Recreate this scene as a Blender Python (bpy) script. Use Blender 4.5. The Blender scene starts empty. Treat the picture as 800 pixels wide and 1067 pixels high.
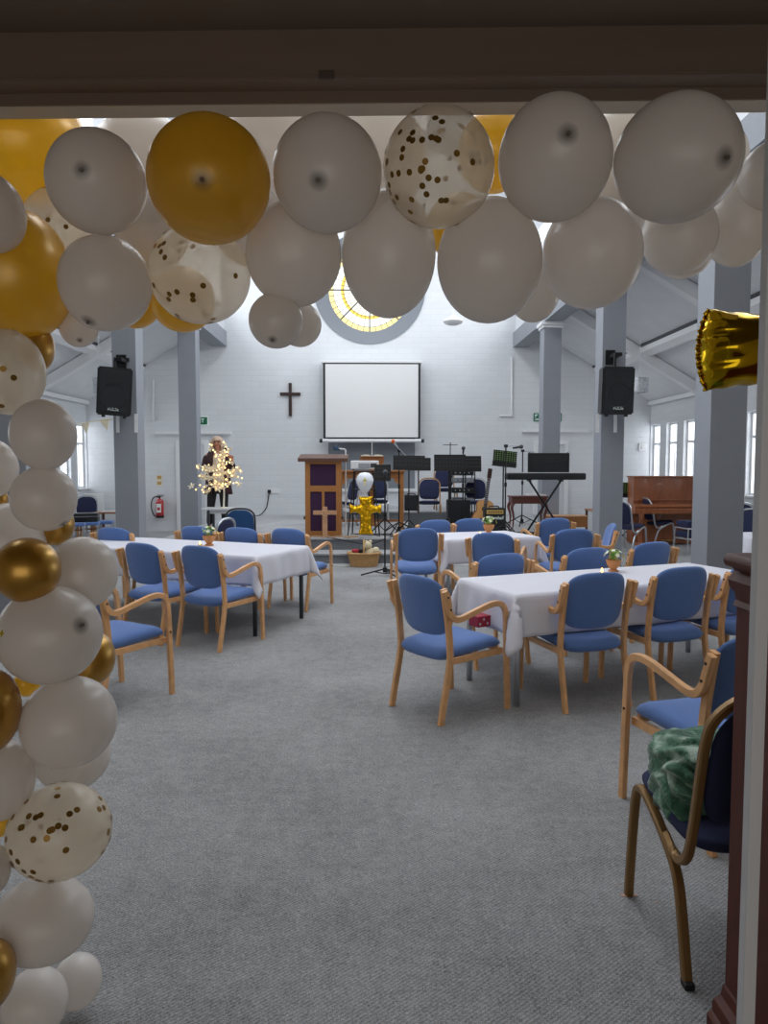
import bpy, bmesh, math, random
from mathutils import Vector, Matrix, noise
PI = math.pi
R = math.radians
C = bpy.context.scene.collection
random.seed(7)

# ---------------------------------------------------------------- camera, world, light, exposure
H_EYE, PITCH, YAW, F = 1.55, R(3.65), R(1.055), 760.0
cam = bpy.data.cameras.new('camera')
camo = bpy.data.objects.new('camera', cam); C.objects.link(camo)
camo.location = (0, 0, H_EYE)
camo.rotation_euler = (PI/2 - PITCH, 0, -YAW)
cam.sensor_fit = 'HORIZONTAL'; cam.sensor_width = 36.0; cam.lens = F/800*36.0
cam.clip_start = 0.02
bpy.context.scene.camera = camo
RM = Matrix.Rotation(-YAW, 3, 'Z') @ Matrix.Rotation(PI/2 - PITCH, 3, 'X')

world = bpy.data.worlds.new('sky'); bpy.context.scene.world = world
world.use_nodes = True
bg = world.node_tree.nodes['Background']
bg.inputs[0].default_value = (0.92, 0.96, 1.0, 1); bg.inputs[1].default_value = 1.6

def area(name, loc, rot, sx, sy, power, col=(1, 1, 1)):
    l = bpy.data.lights.new(name, 'AREA'); l.shape = 'RECTANGLE'; l.size = sx; l.size_y = sy
    l.energy = power; l.color = col
    o = bpy.data.objects.new(name, l); C.objects.link(o); o.location = loc; o.rotation_euler = rot
    return o
DAY = (0.93, 0.965, 1.0)
# daylight outside the clerestory glazing, outside the aisle windows, and above the rooflights
area('daylight_clerestory_left', (-4.05, 9.7, 5.7), (0, R(-90+12), 0), 1.1, 13, 270, DAY)
area('daylight_clerestory_right', (4.05, 9.7, 5.7), (0, R(90-12), 0), 1.1, 13, 270, DAY)
area('daylight_rooflight', (0, 10.0, 8.6), (0, 0, 0), 2.4, 12, 260, DAY)
area('daylight_aisle_left', (-7.25, 9.8, 1.9), (0, R(-90), 0), 1.6, 15, 300, DAY)
area('daylight_aisle_right', (7.25, 9.8, 1.9), (0, R(90), 0), 1.6, 15, 300, DAY)
# added fill light behind the camera to brighten the balloon fronts
area('foyer_fill', (-0.2, -3.0, 1.3), (R(90), 0, 0), 4.0, 2.3, 29, (1.0, 0.95, 0.90))

vs = bpy.context.scene.view_settings
vs.view_transform = 'Standard'; vs.look = 'None'; vs.gamma = 1.0; vs.use_curve_mapping = False
vs.exposure = 0.12

# ---------------------------------------------------------------- helpers
def ray(px, py):
    return RM @ Vector(((px-400)/F, -(py-533.5)/F, -1.0))
def at(px, py, Y):
    d = ray(px, py); t = Y/d.y
    return Vector((0, 0, H_EYE)) + d*t
def gp(px, py, z=0.0):
    d = ray(px, py); t = (z-H_EYE)/d.z
    return Vector((0, 0, H_EYE)) + d*t
def mp(X, Z, z=0.0):
    """first rough survey numbers -> exact place on the floor plane z"""
    return gp(386+760*X/Z, 485+760*(H_EYE-z)/Z, z)

def srgb(h):
    h = h.lstrip('#'); c = [int(h[i:i+2], 16)/255 for i in (0, 2, 4)]
    return tuple((x/12.92 if x <= .04045 else ((x+.055)/1.055)**2.4) for x in c)+(1,)
MATS = {}
def mat(name, col, rough=0.6, metal=0.0, var=0.0, vscale=20, bump=0.0, bscale=200, spec=0.5, coat=0.0, emit=None, stretch=None, sheen=0.0):
    m = bpy.data.materials.new(name); m.use_nodes = True; nt = m.node_tree; n = nt.nodes; b = n['Principled BSDF']
    c = srgb(col) if isinstance(col, str) else col
    b.inputs['Base Color'].default_value = c
    b.inputs['Roughness'].default_value = rough; b.inputs['Metallic'].default_value = metal
    b.inputs['Specular IOR Level'].default_value = spec; b.inputs['Coat Weight'].default_value = coat
    b.inputs['Sheen Weight'].default_value = sheen
    if emit: b.inputs['Emission Color'].default_value = srgb(emit[0]); b.inputs['Emission Strength'].default_value = emit[1]
    if var or bump:
        tc = n.new('ShaderNodeTexCoord'); mpn = n.new('ShaderNodeMapping'); nt.links.new(tc.outputs['Object'], mpn.inputs[0])
        if stretch: mpn.inputs['Scale'].default_value = stretch
    if var:
        no = n.new('ShaderNodeTexNoise'); no.inputs['Scale'].default_value = vscale; no.inputs['Detail'].default_value = 4
        nt.links.new(mpn.outputs[0], no.inputs[0])
        r = n.new('ShaderNodeValToRGB'); r.color_ramp.elements[0].position = .3; r.color_ramp.elements[1].position = .7
        r.color_ramp.elements[0].color = tuple(x*(1-var) for x in c[:3])+(1,)
        r.color_ramp.elements[1].color = tuple(min(1, x*(1+var)) for x in c[:3])+(1,)
        nt.links.new(no.outputs[0], r.inputs[0]); nt.links.new(r.outputs[0], b.inputs['Base Color'])
    if bump:
        no = n.new('ShaderNodeTexNoise'); no.inputs['Scale'].default_value = bscale
        nt.links.new(mpn.outputs[0], no.inputs[0])
        bp = n.new('ShaderNodeBump'); bp.inputs['Strength'].default_value = bump; bp.inputs['Distance'].default_value = .004
        nt.links.new(no.outputs[0], bp.inputs['Height']); nt.links.new(bp.outputs[0], b.inputs['Normal'])
    MATS[name] = m
    return m

def obj(name, bm, m, parent=None, smooth=False, loc=None):
    me = bpy.data.meshes.new(name)
    bmesh.ops.recalc_face_normals(bm, faces=bm.faces[:])
    bm.to_mesh(me); bm.free()
    if m is not None:
        for mm in (m if isinstance(m, (list, tuple)) else [m]): me.materials.append(mm)
    if smooth:
        me.shade_smooth()
        if smooth != True: me.set_sharp_from_angle(angle=R(smooth))
    o = bpy.data.objects.new(name, me); C.objects.link(o)
    if parent is not None: o.parent = parent
    if loc is not None: o.location = loc
    return o
def tag(o, label=None, cat=None, group=None, kind=None):
    if label: o['label'] = label
    if cat: o['category'] = cat
    if group: o['group'] = group
    if kind: o['kind'] = kind
    return o
def thing(name, label, cat, loc=(0, 0, 0), rotz=0, group=None):
    o = bpy.data.objects.new(name, None); C.objects.link(o); o.empty_display_size = .1
    o.location = loc; o.rotation_euler = (0, 0, rotz)
    return tag(o, label, cat, group)
def struct(name, bm, m, smooth=False):
    o = obj(name, bm, m, smooth=smooth); o['kind'] = 'structure'; return o
def dup(root, loc, rotz, label=None, group=None):
    r = root.copy(); C.objects.link(r); r.location = loc; r.rotation_euler = (0, 0, rotz)
    if label: r['label'] = label
    if group: r['group'] = group
    for ch in list(root.children):
        c = ch.copy(); C.objects.link(c); c.parent = r
        for g in list(ch.children):
            d = g.copy(); C.objects.link(d); d.parent = c
    return r

def NB(): return bmesh.new()
def box(bm, x0, x1, y0, y1, z0, z1, bev=0.0, M=None, mi=0):
    r = bmesh.ops.create_cube(bm, size=1)
    vs_ = r['verts']
    for v in vs_: v.co = Vector(((x0+x1)/2+v.co.x*(x1-x0), (y0+y1)/2+v.co.y*(y1-y0), (z0+z1)/2+v.co.z*(z1-z0)))
    if bev:
        ed = list({e for v in vs_ for e in v.link_edges})
        rr = bmesh.ops.bevel(bm, geom=ed, offset=bev, segments=2, affect='EDGES', profile=.6)
        vs_ = list({v for f in rr['faces'] for v in f.verts} | {v for v in vs_ if v.is_valid})
    if M is not None:
        for v in vs_: v.co = M @ v.co
    if mi:
        for f in {f for v in vs_ for f in v.link_faces}: f.material_index = mi
    return bm
def bxo(x0, x1, y0, y1, z0, z1, bev=0.0, M=None): return box(NB(), x0, x1, y0, y1, z0, z1, bev, M)
def catmull(P, n=6, closed=False):
    P = [Vector(p) for p in P]; out = []
    N = len(P); rng = range(N if closed else N-1)
    for i in rng:
        p0 = P[(i-1) % N] if closed or i > 0 else P[0]; p1 = P[i]; p2 = P[(i+1) % N]; p3 = P[(i+2) % N] if closed or i+2 < N else P[-1]
        for k in range(n):
            t = k/n
            out.append(.5*((2*p1)+(p2-p0)*t+(2*p0-5*p1+4*p2-p3)*t*t+(3*p1-p0-3*p2+p3)*t**3))
    if not closed: out.append(P[-1])
    return out
def sweep(bm, pts, prof, up=Vector((1, 0, 0)), closed=False, scales=None, caps=True):
    """prof: list of (a,b): a along the side vector, b along 'up'"""
    pts = [Vector(p) for p in pts]; n = len(pts); rings = []
    for i, p in enumerate(pts):
        if closed: t = pts[(i+1) % n]-pts[i-1]
        else: t = pts[min(i+1, n-1)]-pts[max(i-1, 0)]
        t.normalize()
        u = up - t*up.dot(t)
        if u.length < 1e-4: u = Vector((0, 1, 0)) - t*t.y
        if u.length < 1e-4: u = Vector((0, 0, 1))
        u.normalize(); s = t.cross(u)
        k = scales[i] if scales else 1
        rings.append([bm.verts.new(p+s*a*k+u*b*k) for a, b in prof])
    m = len(prof)
    for i in range(n if closed else n-1):
        A, B = rings[i], rings[(i+1) % n]
        for j in range(m): bm.faces.new((A[j], A[(j+1) % m], B[(j+1) % m], B[j]))
    if not closed and caps:
        bm.faces.new(rings[0]); bm.faces.new(rings[-1][::-1])
    return bm
def circ(r, n=8): return [(r*math.cos(2*PI*k/n), r*math.sin(2*PI*k/n)) for k in range(n)]
def rect(a, b, c=0.0):
    a, b = a/2, b/2
    if not c: return [(-a, -b), (a, -b), (a, b), (-a, b)]
    return [(-a+c, -b), (a-c, -b), (a, -b+c), (a, b-c), (a-c, b), (-a+c, b), (-a, b-c), (-a, -b+c)]
def tube(bm, pts, r, n=8, closed=False, up=Vector((.13, .27, .95)), scales=None):
    return sweep(bm, pts, circ(r, n), up, closed, scales)
def rod(bm, a, b, r, n=8): return tube(bm, [a, b], r, n)
def lathe(bm, prof, n=24, c=(0, 0, 0), M=None):
    """prof: (r,z) list, open; ends with r=0 close"""
    rings = []
    for r_, z in prof:
        if r_ < 1e-5: rings.append([bm.verts.new(Vector((0, 0, z))+Vector(c))])
        else: rings.append([bm.verts.new(Vector((r_*math.cos(2*PI*k/n), r_*math.sin(2*PI*k/n), z))+Vector(c)) for k in range(n)])
    for A, B in zip(rings, rings[1:]):
        for k in range(n):
            a = [A[0]] if len(A) == 1 else [A[k], A[(k+1) % n]]
            b = [B[0]] if len(B) == 1 else [B[(k+1) % n], B[k]]
            if len(a)+len(b) >= 3:
                bm.faces.new(a+b)
    if M is not None:
        for rr in rings:
            for v in rr: v.co = M @ v.co
    return bm
def prism(bm, poly, axis, a, b, M=None):
    """polygon in the plane across axis ('x': (y,z), 'y': (x,z), 'z': (x,y)), extruded from a to b"""
    def mk(p, t):
        return Vector((t, p[0], p[1])) if axis == 'x' else Vector((p[0], t, p[1])) if axis == 'y' else Vector((p[0], p[1], t))
    A = [bm.verts.new(mk(p, a)) for p in poly]; B = [bm.verts.new(mk(p, b)) for p in poly]
    if M is not None:
        for v in A+B: v.co = M @ v.co
    bm.faces.new(A); bm.faces.new(B[::-1]); n = len(poly)
    for i in range(n): bm.faces.new((A[i], B[i], B[(i+1) % n], A[(i+1) % n]))
    return bm
def pad(w, h, t, ex=3.2, n=14, rings=6, bend=None, edge=.5):
    """upholstered cushion in local (u,v) with thickness along the third axis; bend maps (u,v,d)->Vector"""
    bm = NB(); N = n*4
    def outline(k):
        a = 2*PI*k/N; ca, sa = math.cos(a), math.sin(a)
        return (w/2*math.copysign(abs(ca)**(2/ex), ca), h/2*math.copysign(abs(sa)**(2/ex), sa))
    def layer(sg):
        L = []
        for j in range(rings+1):
            q = j/rings; q = 1-(1-q)**1.6
            if j == 0: L.append([bm.verts.new(bend(0, 0, sg*t/2))]); continue
            d = sg*t/2*(max(0, 1-q**5))**edge
            if j == rings: d = 0
            L.append([bm.verts.new(bend(*(c*q for c in outline(k)), d)) for k in range(N)])
        return L
    A, B = layer(1), layer(-1)
    for a, b in zip(A[-1], B[-1]): pass
    for L, s in ((A, 1), (B, -1)):
        for j in range(rings):
            for k in range(N):
                k2 = (k+1) % N
                if j == 0: f = [L[0][0], L[1][k], L[1][k2]]
                else: f = [L[j][k], L[j+1][k], L[j+1][k2], L[j][k2]]
                bm.faces.new(f if s > 0 else f[::-1])
    bmesh.ops.remove_doubles(bm, verts=A[-1]+B[-1], dist=1e-6)
    return bm
def text_mesh(s, size, depth=.001, bold=False):
    cu = bpy.data.curves.new('writing', 'FONT'); cu.body = s; cu.size = size; cu.extrude = depth
    cu.align_x = 'CENTER'; cu.align_y = 'CENTER'
    if bold: cu.offset = size*.02
    o = bpy.data.objects.new('writing_tmp', cu); C.objects.link(o)
    dg = bpy.context.evaluated_depsgraph_get()
    me = bpy.data.meshes.new_from_object(o.evaluated_get(dg))
    bpy.data.objects.remove(o); bpy.data.curves.remove(cu)
    return me
def text_obj(name, s, size, m, parent, loc, rot, bold=False, shear=0):
    me = text_mesh(s, size, .001, bold); me.materials.clear(); me.materials.append(m)
    if shear:
        for v in me.vertices: v.co.x += shear*v.co.y
    o = bpy.data.objects.new(name, me); C.objects.link(o); o.parent = parent; o.location = loc; o.rotation_euler = rot
    return o

# ---------------------------------------------------------------- materials
wall_white = mat('white_painted_brick', '#dfe1e4', .75)
def brickify(m, c1, horizontal='X'):
    nt = m.node_tree; n = nt.nodes; b = n['Principled BSDF']
    tc = n.new('ShaderNodeTexCoord'); sep = n.new('ShaderNodeSeparateXYZ'); cmb = n.new('ShaderNodeCombineXYZ')
    nt.links.new(tc.outputs['Object'], sep.inputs[0])
    nt.links.new(sep.outputs[0 if horizontal == 'X' else 1], cmb.inputs[0]); nt.links.new(sep.outputs[2], cmb.inputs[1])
    br = n.new('ShaderNodeTexBrick'); nt.links.new(cmb.outputs[0], br.inputs[0])
    br.inputs['Scale'].default_value = 1; br.inputs['Brick Width'].default_value = .40; br.inputs['Row Height'].default_value = .13
    br.inputs['Mortar Size'].default_value = .009; br.inputs['Mortar Smooth'].default_value = .6
    c = srgb(c1)
    br.inputs['Color1'].default_value = c; br.inputs['Color2'].default_value = tuple(x*.965 for x in c[:3])+(1,)
    br.inputs['Mortar'].default_value = tuple(x*.93 for x in c[:3])+(1,)
    nt.links.new(br.outputs[0], b.inputs['Base Color'])
    no = n.new('ShaderNodeTexNoise'); no.inputs['Scale'].default_value = 30; nt.links.new(tc.outputs['Object'], no.inputs[0])
    mx = n.new('ShaderNodeMath'); mx.operation = 'MULTIPLY_ADD'; mx.inputs[1].default_value = -1.0
    nt.links.new(br.outputs['Fac'], mx.inputs[0]); nt.links.new(no.outputs[0], mx.inputs[2])
    bp = n.new('ShaderNodeBump'); bp.inputs['Strength'].default_value = .4; bp.inputs['Distance'].default_value = .004
    nt.links.new(mx.outputs[0], bp.inputs['Height']); nt.links.new(bp.outputs[0], b.inputs['Normal'])
brickify(wall_white, '#dcdfe3', 'X')
wall_white_y = mat('white_painted_brick_side', '#dcdfe3', .75); brickify(wall_white_y, '#dcdfe3', 'Y')
plaster = mat('white_ceiling_board', '#dfe2e5', .8, var=.03, vscale=3)
white_gloss = mat('white_gloss_paint', '#e6e8ea', .4)
grey_paint = mat('grey_column_paint', '#8c9098', .55, var=.03, vscale=4)
grey_panel = mat('grey_wall_panel', '#7c828a', .6)
foyer_wall = mat('foyer_wall_paint', '#c9bfb0', .8)
header_shaded = mat('header_shaded_cream', '#6f5f53', .6, var=.06, vscale=2, stretch=(1, 8, 8))  # brown is the shade on cream paint, put into the colour
header_beige = mat('header_cream_lip', '#b3a99b', .6, var=.05, vscale=2)  # same cream paint, kept lighter for the hall light on the lip
carpet = bpy.data.materials.new('grey_ribbed_carpet'); carpet.use_nodes = True
def mk_carpet(m, base='#a0a0a1'):
    nt = m.node_tree; n = nt.nodes; b = n['Principled BSDF']; b.inputs['Roughness'].default_value = .95; b.inputs['Specular IOR Level'].default_value = .15
    b.inputs['Sheen Weight'].default_value = .15
    tc = n.new('ShaderNodeTexCoord')
    c = srgb(base)
    def noise_(s, d=3, rough=.6):
        no = n.new('ShaderNodeTexNoise'); no.inputs['Scale'].default_value = s; no.inputs['Detail'].default_value = d
        no.inputs['Roughness'].default_value = rough; nt.links.new(tc.outputs['Object'], no.inputs[0]); return no
    big = noise_(.9, 5, .65); mid = noise_(14, 8, .8); fine = noise_(90, 4, .85)
    mpn = n.new('ShaderNodeMapping'); mpn.inputs['Rotation'].default_value = (0, 0, R(52)); nt.links.new(tc.outputs['Object'], mpn.inputs[0])
    wv = n.new('ShaderNodeTexWave'); wv.inputs['Scale'].default_value = 26; wv.inputs['Distortion'].default_value = 6; wv.inputs['Detail'].default_value = 2
    wv.inputs['Detail Scale'].default_value = 6; nt.links.new(mpn.outputs[0], wv.inputs[0])
    def math_(op, a, b_):
        q = n.new('ShaderNodeMath'); q.operation = op
        for i, v in enumerate((a, b_)):
            if isinstance(v, (int, float)): q.inputs[i].default_value = v
            else: nt.links.new(v, q.inputs[i])
        return q.outputs[0]
    s = math_('MULTIPLY', big.outputs[0], .42)
    s = math_('ADD', s, math_('MULTIPLY', mid.outputs[0], .42))
    s = math_('ADD', s, math_('MULTIPLY', fine.outputs[0], .85))
    s = math_('ADD', s, math_('MULTIPLY', wv.outputs[0], .22))
    s = math_('MULTIPLY', s, .55)
    s = math_('SUBTRACT', s, .027)
    r = n.new('ShaderNodeValToRGB'); e = r.color_ramp.elements
    e[0].position = .33; e[0].color = tuple(x*.22 for x in c[:3])+(1,)
    e[1].position = .68; e[1].color = tuple(x*1.75 for x in c[:3])+(1,)
    nt.links.new(s, r.inputs[0]); nt.links.new(r.outputs[0], b.inputs['Base Color'])
    bp = n.new('ShaderNodeBump'); bp.inputs['Strength'].default_value = .6; bp.inputs['Distance'].default_value = .004
    nt.links.new(math_('ADD', wv.outputs[0], fine.outputs[0]), bp.inputs['Height']); nt.links.new(bp.outputs[0], b.inputs['Normal'])
mk_carpet(carpet)
stage_carpet = bpy.data.materials.new('pale_grey_stage_carpet'); stage_carpet.use_nodes = True; mk_carpet(stage_carpet, '#b2b3b6')
riser_grey = mat('grey_step_riser', '#73777c', .7, var=.06, vscale=8)
beech = mat('beech_wood', '#e0aa74', .42, var=.14, vscale=14, stretch=(6, 1, 1), coat=.15)
blue_fab = mat('blue_chair_fabric', '#5a7bb8', .9, var=.08, vscale=160, bump=.4, bscale=500, sheen=.25)
navy_fab = mat('dark_navy_fabric', '#23294a', .9, var=.1, vscale=200, bump=.3, bscale=500)
black_fab = mat('black_chair_fabric', '#14151c', .9)
bronze = mat('bronze_painted_metal', '#8a6a3f', .4, metal=.45)
gold_tube = mat('gold_chair_tube', '#a9835a', .35, metal=.5)
silver = mat('silver_tube', '#c4c8ce', .28, metal=.8)
dark_metal = mat('dark_grey_metal', '#4c4f54', .4, metal=.6)
black_metal = mat('black_metal', '#17181a', .45, metal=.3)
black_plastic = mat('black_plastic', '#191b1e', .5)
black_grille = mat('black_speaker_grille', '#1c2127', .7, bump=.6, bscale=120)
screw = mat('screw_black', '#1a120c', .5)
cloth_white = mat('white_table_linen', '#dedee8', .85, bump=.15, bscale=25)
white_plastic = mat('white_plastic', '#e3e4e6', .45)
oak = mat('oak_wood', '#a8703a', .45, var=.16, vscale=10, stretch=(8, 8, 1))
oak_h = mat('oak_wood_table', '#9c6636', .45, var=.16, vscale=10, stretch=(1, 8, 8))
dark_oak = mat('dark_brown_wood_top', '#5b3a2c', .5, var=.12, vscale=10, stretch=(1, 8, 8))
purple_fab = mat('dark_purple_fabric', '#3a1f3f', .95, var=.1, vscale=90)
mahogany = mat('mahogany_wood', '#54261a', .5, var=.15, vscale=7, stretch=(6, 6, 1), spec=.3)
piano_wood = mat('walnut_piano_veneer', '#96562f', .35, var=.22, vscale=5, stretch=(3, 3, .6), coat=.3)
green_sign = mat('green_sign_face', '#0c6a4a', .4)
sign_white = mat('sign_white', '#e8f2ee', .5)
cord_black = mat('black_cable', '#101114', .6)
# ---------------------------------------------------------------- the hall
XW, YB, XC, ZB = 6.65, 17.3, 3.35, 4.32       # side wall, back wall, inner column face, underside of the arcade beam
Y0 = 2.12                                      # hall side of the entrance wall
struct('floor', bxo(-XW-.3, XW+.3, -3.2, YB+.3, -.12, 0), carpet)
b = NB(); box(b, -XW-.3, XW+.3, YB, YB+.3, 0, 9.2)
wb = struct('wall_back', b, wall_white)
# round window opening in the back wall
rw = at(385, 300, YB); RWO, RWI = 1.30, 0.97
cut = NB(); lathe(cut, [(0, -.6), (RWO, -.6), (RWO, .6), (0, .6)], 64)
for v in cut.verts: v.co = Vector((v.co.x+rw.x, v.co.z+YB+.15, v.co.y+rw.z))
bmesh.ops.recalc_face_normals(cut, faces=cut.faces[:])
def bool_cut(target, cutter_bm):
    me = bpy.data.meshes.new('cut'); cutter_bm.to_mesh(me); cutter_bm.free()
    co = bpy.data.objects.new('cut', me); C.objects.link(co)
    md = target.modifiers.new('cut', 'BOOLEAN'); md.object = co; md.solver = 'EXACT'
    dg = bpy.context.evaluated_depsgraph_get()
    nm = bpy.data.meshes.new_from_object(target.evaluated_get(dg))
    target.modifiers.clear(); old = target.data; target.data = nm
    bpy.data.objects.remove(co); bpy.data.meshes.remove(me); bpy.data.meshes.remove(old)
bool_cut(wb, cut)

# side walls with tall narrow windows
WINS = [17.0, 16.08, 15.17, 12.55, 11.6, 10.65, 8.3, 7.35, 6.4]
WZ0, WZ1, WW = 1.02, 2.50, .56
for side, sx in (('left', -1), ('right', 1)):
    b = NB(); xs = sorted((sx*XW, sx*(XW+.3)))
    box(b, xs[0], xs[1], Y0, YB, 0, 3.35)
    w = struct('wall_'+side, b, wall_white_y)
    c_ = NB()
    for y in WINS: box(c_, sx*XW-.5, sx*XW+.5, y-WW/2, y+WW/2, WZ0, WZ1)
    bmesh.ops.recalc_face_normals(c_, faces=c_.faces[:]); bool_cut(w, c_)
glass = bpy.data.materials.new('window_glass'); glass.use_nodes = True
nt = glass.node_tree; nt.nodes.clear(); out = nt.nodes.new('ShaderNodeOutputMaterial'); mx = nt.nodes.new('ShaderNodeMixShader')
tr = nt.nodes.new('ShaderNodeBsdfTransparent'); gl = nt.nodes.new('ShaderNodeBsdfGlossy'); gl.inputs['Roughness'].default_value = .05
mx.inputs[0].default_value = .04
nt.links.new(tr.outputs[0], mx.inputs[1]); nt.links.new(gl.outputs[0], mx.inputs[2]); nt.links.new(mx.outputs[0], out.inputs[0])
wn = 0
for sx in (-1, 1):
    for y in WINS:
        wn += 1
        b = NB(); x0, x1 = sorted((sx*(XW+.08), sx*(XW+.15)))
        f = .045
        box(b, x0, x1, y-WW/2, y-WW/2+f, WZ0, WZ1); box(b, x0, x1, y+WW/2-f, y+WW/2, WZ0, WZ1)
        box(b, x0, x1, y-WW/2+f, y+WW/2-f, WZ0, WZ0+f); box(b, x0, x1, y-WW/2+f, y+WW/2-f, WZ1-f, WZ1)
        box(b, x0, x1, y-WW/2+f, y+WW/2-f, WZ1-.47, WZ1-.42)
        box(b, x0, x1, y-.02, y+.02, WZ0+f, WZ1-.47)
        o = struct('window_%d' % wn, b, white_gloss)
        g = NB(); box(g, sx*(XW+.11)-.003, sx*(XW+.11)+.003, y-WW/2+f, y+WW/2-f, WZ0+f, WZ1-f); obj('pane', g, glass, o)
        s = NB(); a0, a1 = sorted((sx*(XW-.05), sx*(XW+.08))); box(s, a0, a1, y-WW/2-.04, y+WW/2+.04, WZ0-.035, WZ0+.004, .006); obj('sill', s, white_gloss, o)
# skirting
struct('baseboard_left', bxo(-XW, -XW+.02, Y0, YB, 0, .12), white_gloss)
struct('baseboard_right', bxo(XW-.02, XW, Y0, YB, 0, .12), white_gloss)

# arcade beams, upper walls with clerestory openings, roofs
tn = 0
def trim(bm, m, smooth=False):
    global tn
    tn += 1
    return struct('trim_%d' % tn, bm, m, smooth)
for sx in (-1, 1):
    a0, a1 = sorted((sx*XC, sx*(XC+.36)))
    trim(bxo(a0, a1, Y0, YB, ZB, ZB+.34), grey_paint)
    b = NB(); a0, a1 = sorted((sx*(XC+.05), sx*(XC+.3)))
    box(b, a0, a1, Y0, YB, ZB+.34, 5.1); box(b, a0, a1, Y0, YB, 6.3, 7.1)
    for y in (Y0, 5.6, 9.3, 13.0, YB-.4): box(b, a0, a1, y, y+.4, 5.1, 6.3)
    struct('wall_clerestory_left' if sx < 0 else 'wall_clerestory_right', b, wall_white_y)
    # aisle roof board, rafters, purlins
    xi, zi, xo, zo = XC+.3, 3.05+.6*(XW-XC-.3), XW+.1, 3.05-.06
    b = NB(); prism(b, [(sx*xi, zi), (sx*xo, zo), (sx*xo, zo+.15), (sx*xi, zi+.15)], 'y', Y0, YB)
    struct('ceiling_aisle_left' if sx < 0 else 'ceiling_aisle_right', b, plaster)
    for y in (3.6, 7.2, 10.6, 14.2):
        b = NB(); prism(b, [(sx*xi, zi-.02), (sx*(XW-.001), 3.03), (sx*(XW-.001), 2.83), (sx*xi, zi-.25)], 'y', y+.1, y+.28)
        trim(b, white_gloss)
        b = NB(); prism(b, [(sx*xi, zi+.0), (sx*(XW-.001), 3.045), (sx*(XW-.001), 3.02), (sx*xi, zi-.03)], 'y', y+.28, y+.34)  # dark strip in place of the shadow gap over the rafter
        trim(b, dark_metal)
    zp = 3.05+.6*(XW-5.35)
    b = NB(); prism(b, [(sx*5.27, zp+.06), (sx*5.43, zp-.04), (sx*5.43, zp-.16), (sx*5.27, zp-.08)], 'y', Y0, YB); trim(b, white_gloss)
    b = NB(); prism(b, [(sx*5.225, zp+.06), (sx*5.27, zp+.04), (sx*5.27, zp+.015), (sx*5.225, zp+.04)], 'y', Y0, YB); trim(b, dark_metal)  # second strip is painted shade along the purlin
    # eaves cornice
    e0, e1 = sorted((sx*(XW-.09), sx*XW)); trim(bxo(e0, e1, Y0, YB, 2.96, 3.06, .02), white_gloss)
# nave roof with a long rooflight gap at the ridge
for sx in (-1, 1):
    b = NB(); prism(b, [(sx*(XC+.4), 7.0), (sx*1.1, 8.15), (sx*1.1, 8.3), (sx*(XC+.4), 7.15)], 'y', Y0, YB)
    struct('ceiling_nave_left' if sx < 0 else 'ceiling_nave_right', b, plaster)
for y in (3.4, 7.25, 11.05, 14.65):
    b = NB(); prism(b, [(-XC-.3, 6.9), (0, 8.55), (XC+.3, 6.9), (XC+.3, 6.7), (0, 8.3), (-XC-.3, 6.7)], 'y', y, y+.16); trim(b, grey_paint)

# columns with caps
COLS = []
for sx in (-1, 1):
    for y, w in ((7.17, .36), (10.6, .34), (14.2, .34)):
        a0, a1 = sorted((sx*XC, sx*(XC+w)))
        where = {7.17: 'nearest', 10.6: 'middle', 14.2: 'farthest'}[y]
        t = thing('column', '%s square grey column of the %s row%s' % (where, 'left' if sx < 0 else 'right', {7.17: ', large beside the gold foil balloon' if sx > 0 else ', hidden behind the balloons', 10.6: ', carrying a black loudspeaker', 14.2: ', with a white moulded cap near the stage'}[y]), 'column', ((a0+a1)/2, y+w/2, 0), 0, 'grey columns')
        h = w/2
        obj('shaft', bxo(-h, h, -h, h, 0, ZB-.12, .006), grey_paint, t)
        cp = NB(); box(cp, -h-.03, h+.03, -h-.03, h+.03, ZB-.12, ZB-.07, .01); box(cp, -h-.06, h+.06, -h-.06, h+.06, ZB-.07, ZB, .01)
        obj('cap', cp, white_gloss, t)
        COLS.append(t)

# stage: two steps up, and a raised platform at the back
st = thing('stage', 'low grey carpeted stage with a step along its front', 'stage', (0, 0, 0))
obj('deck', bxo(-XC+.002, XC-.002, 11.75, YB-.002, .0, .355), riser_grey, st)
obj('deck_carpet', bxo(-XC+.002, XC-.002, 11.72, YB-.002, .355, .38), stage_carpet, st)
b = NB(); box(b, -XC, XC, 11.25, 11.75, 0, .165); obj('step', b, riser_grey, st)
obj('step_carpet', bxo(-XC, XC, 11.22, 11.75, .165, .19), stage_carpet, st)
pl = at(344, 533, 15.2).x
obj('upper_platform', bxo(pl, 2.3, 15.2, YB-.002, .38, .565), riser_grey, st)
obj('upper_platform_carpet', bxo(pl, 2.3, 15.17, YB-.002, .565, .59), stage_carpet, st)
obj('bottom_strip', bxo(-XC, XC, 11.2, 11.25, 0, .03), white_gloss, st)

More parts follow.
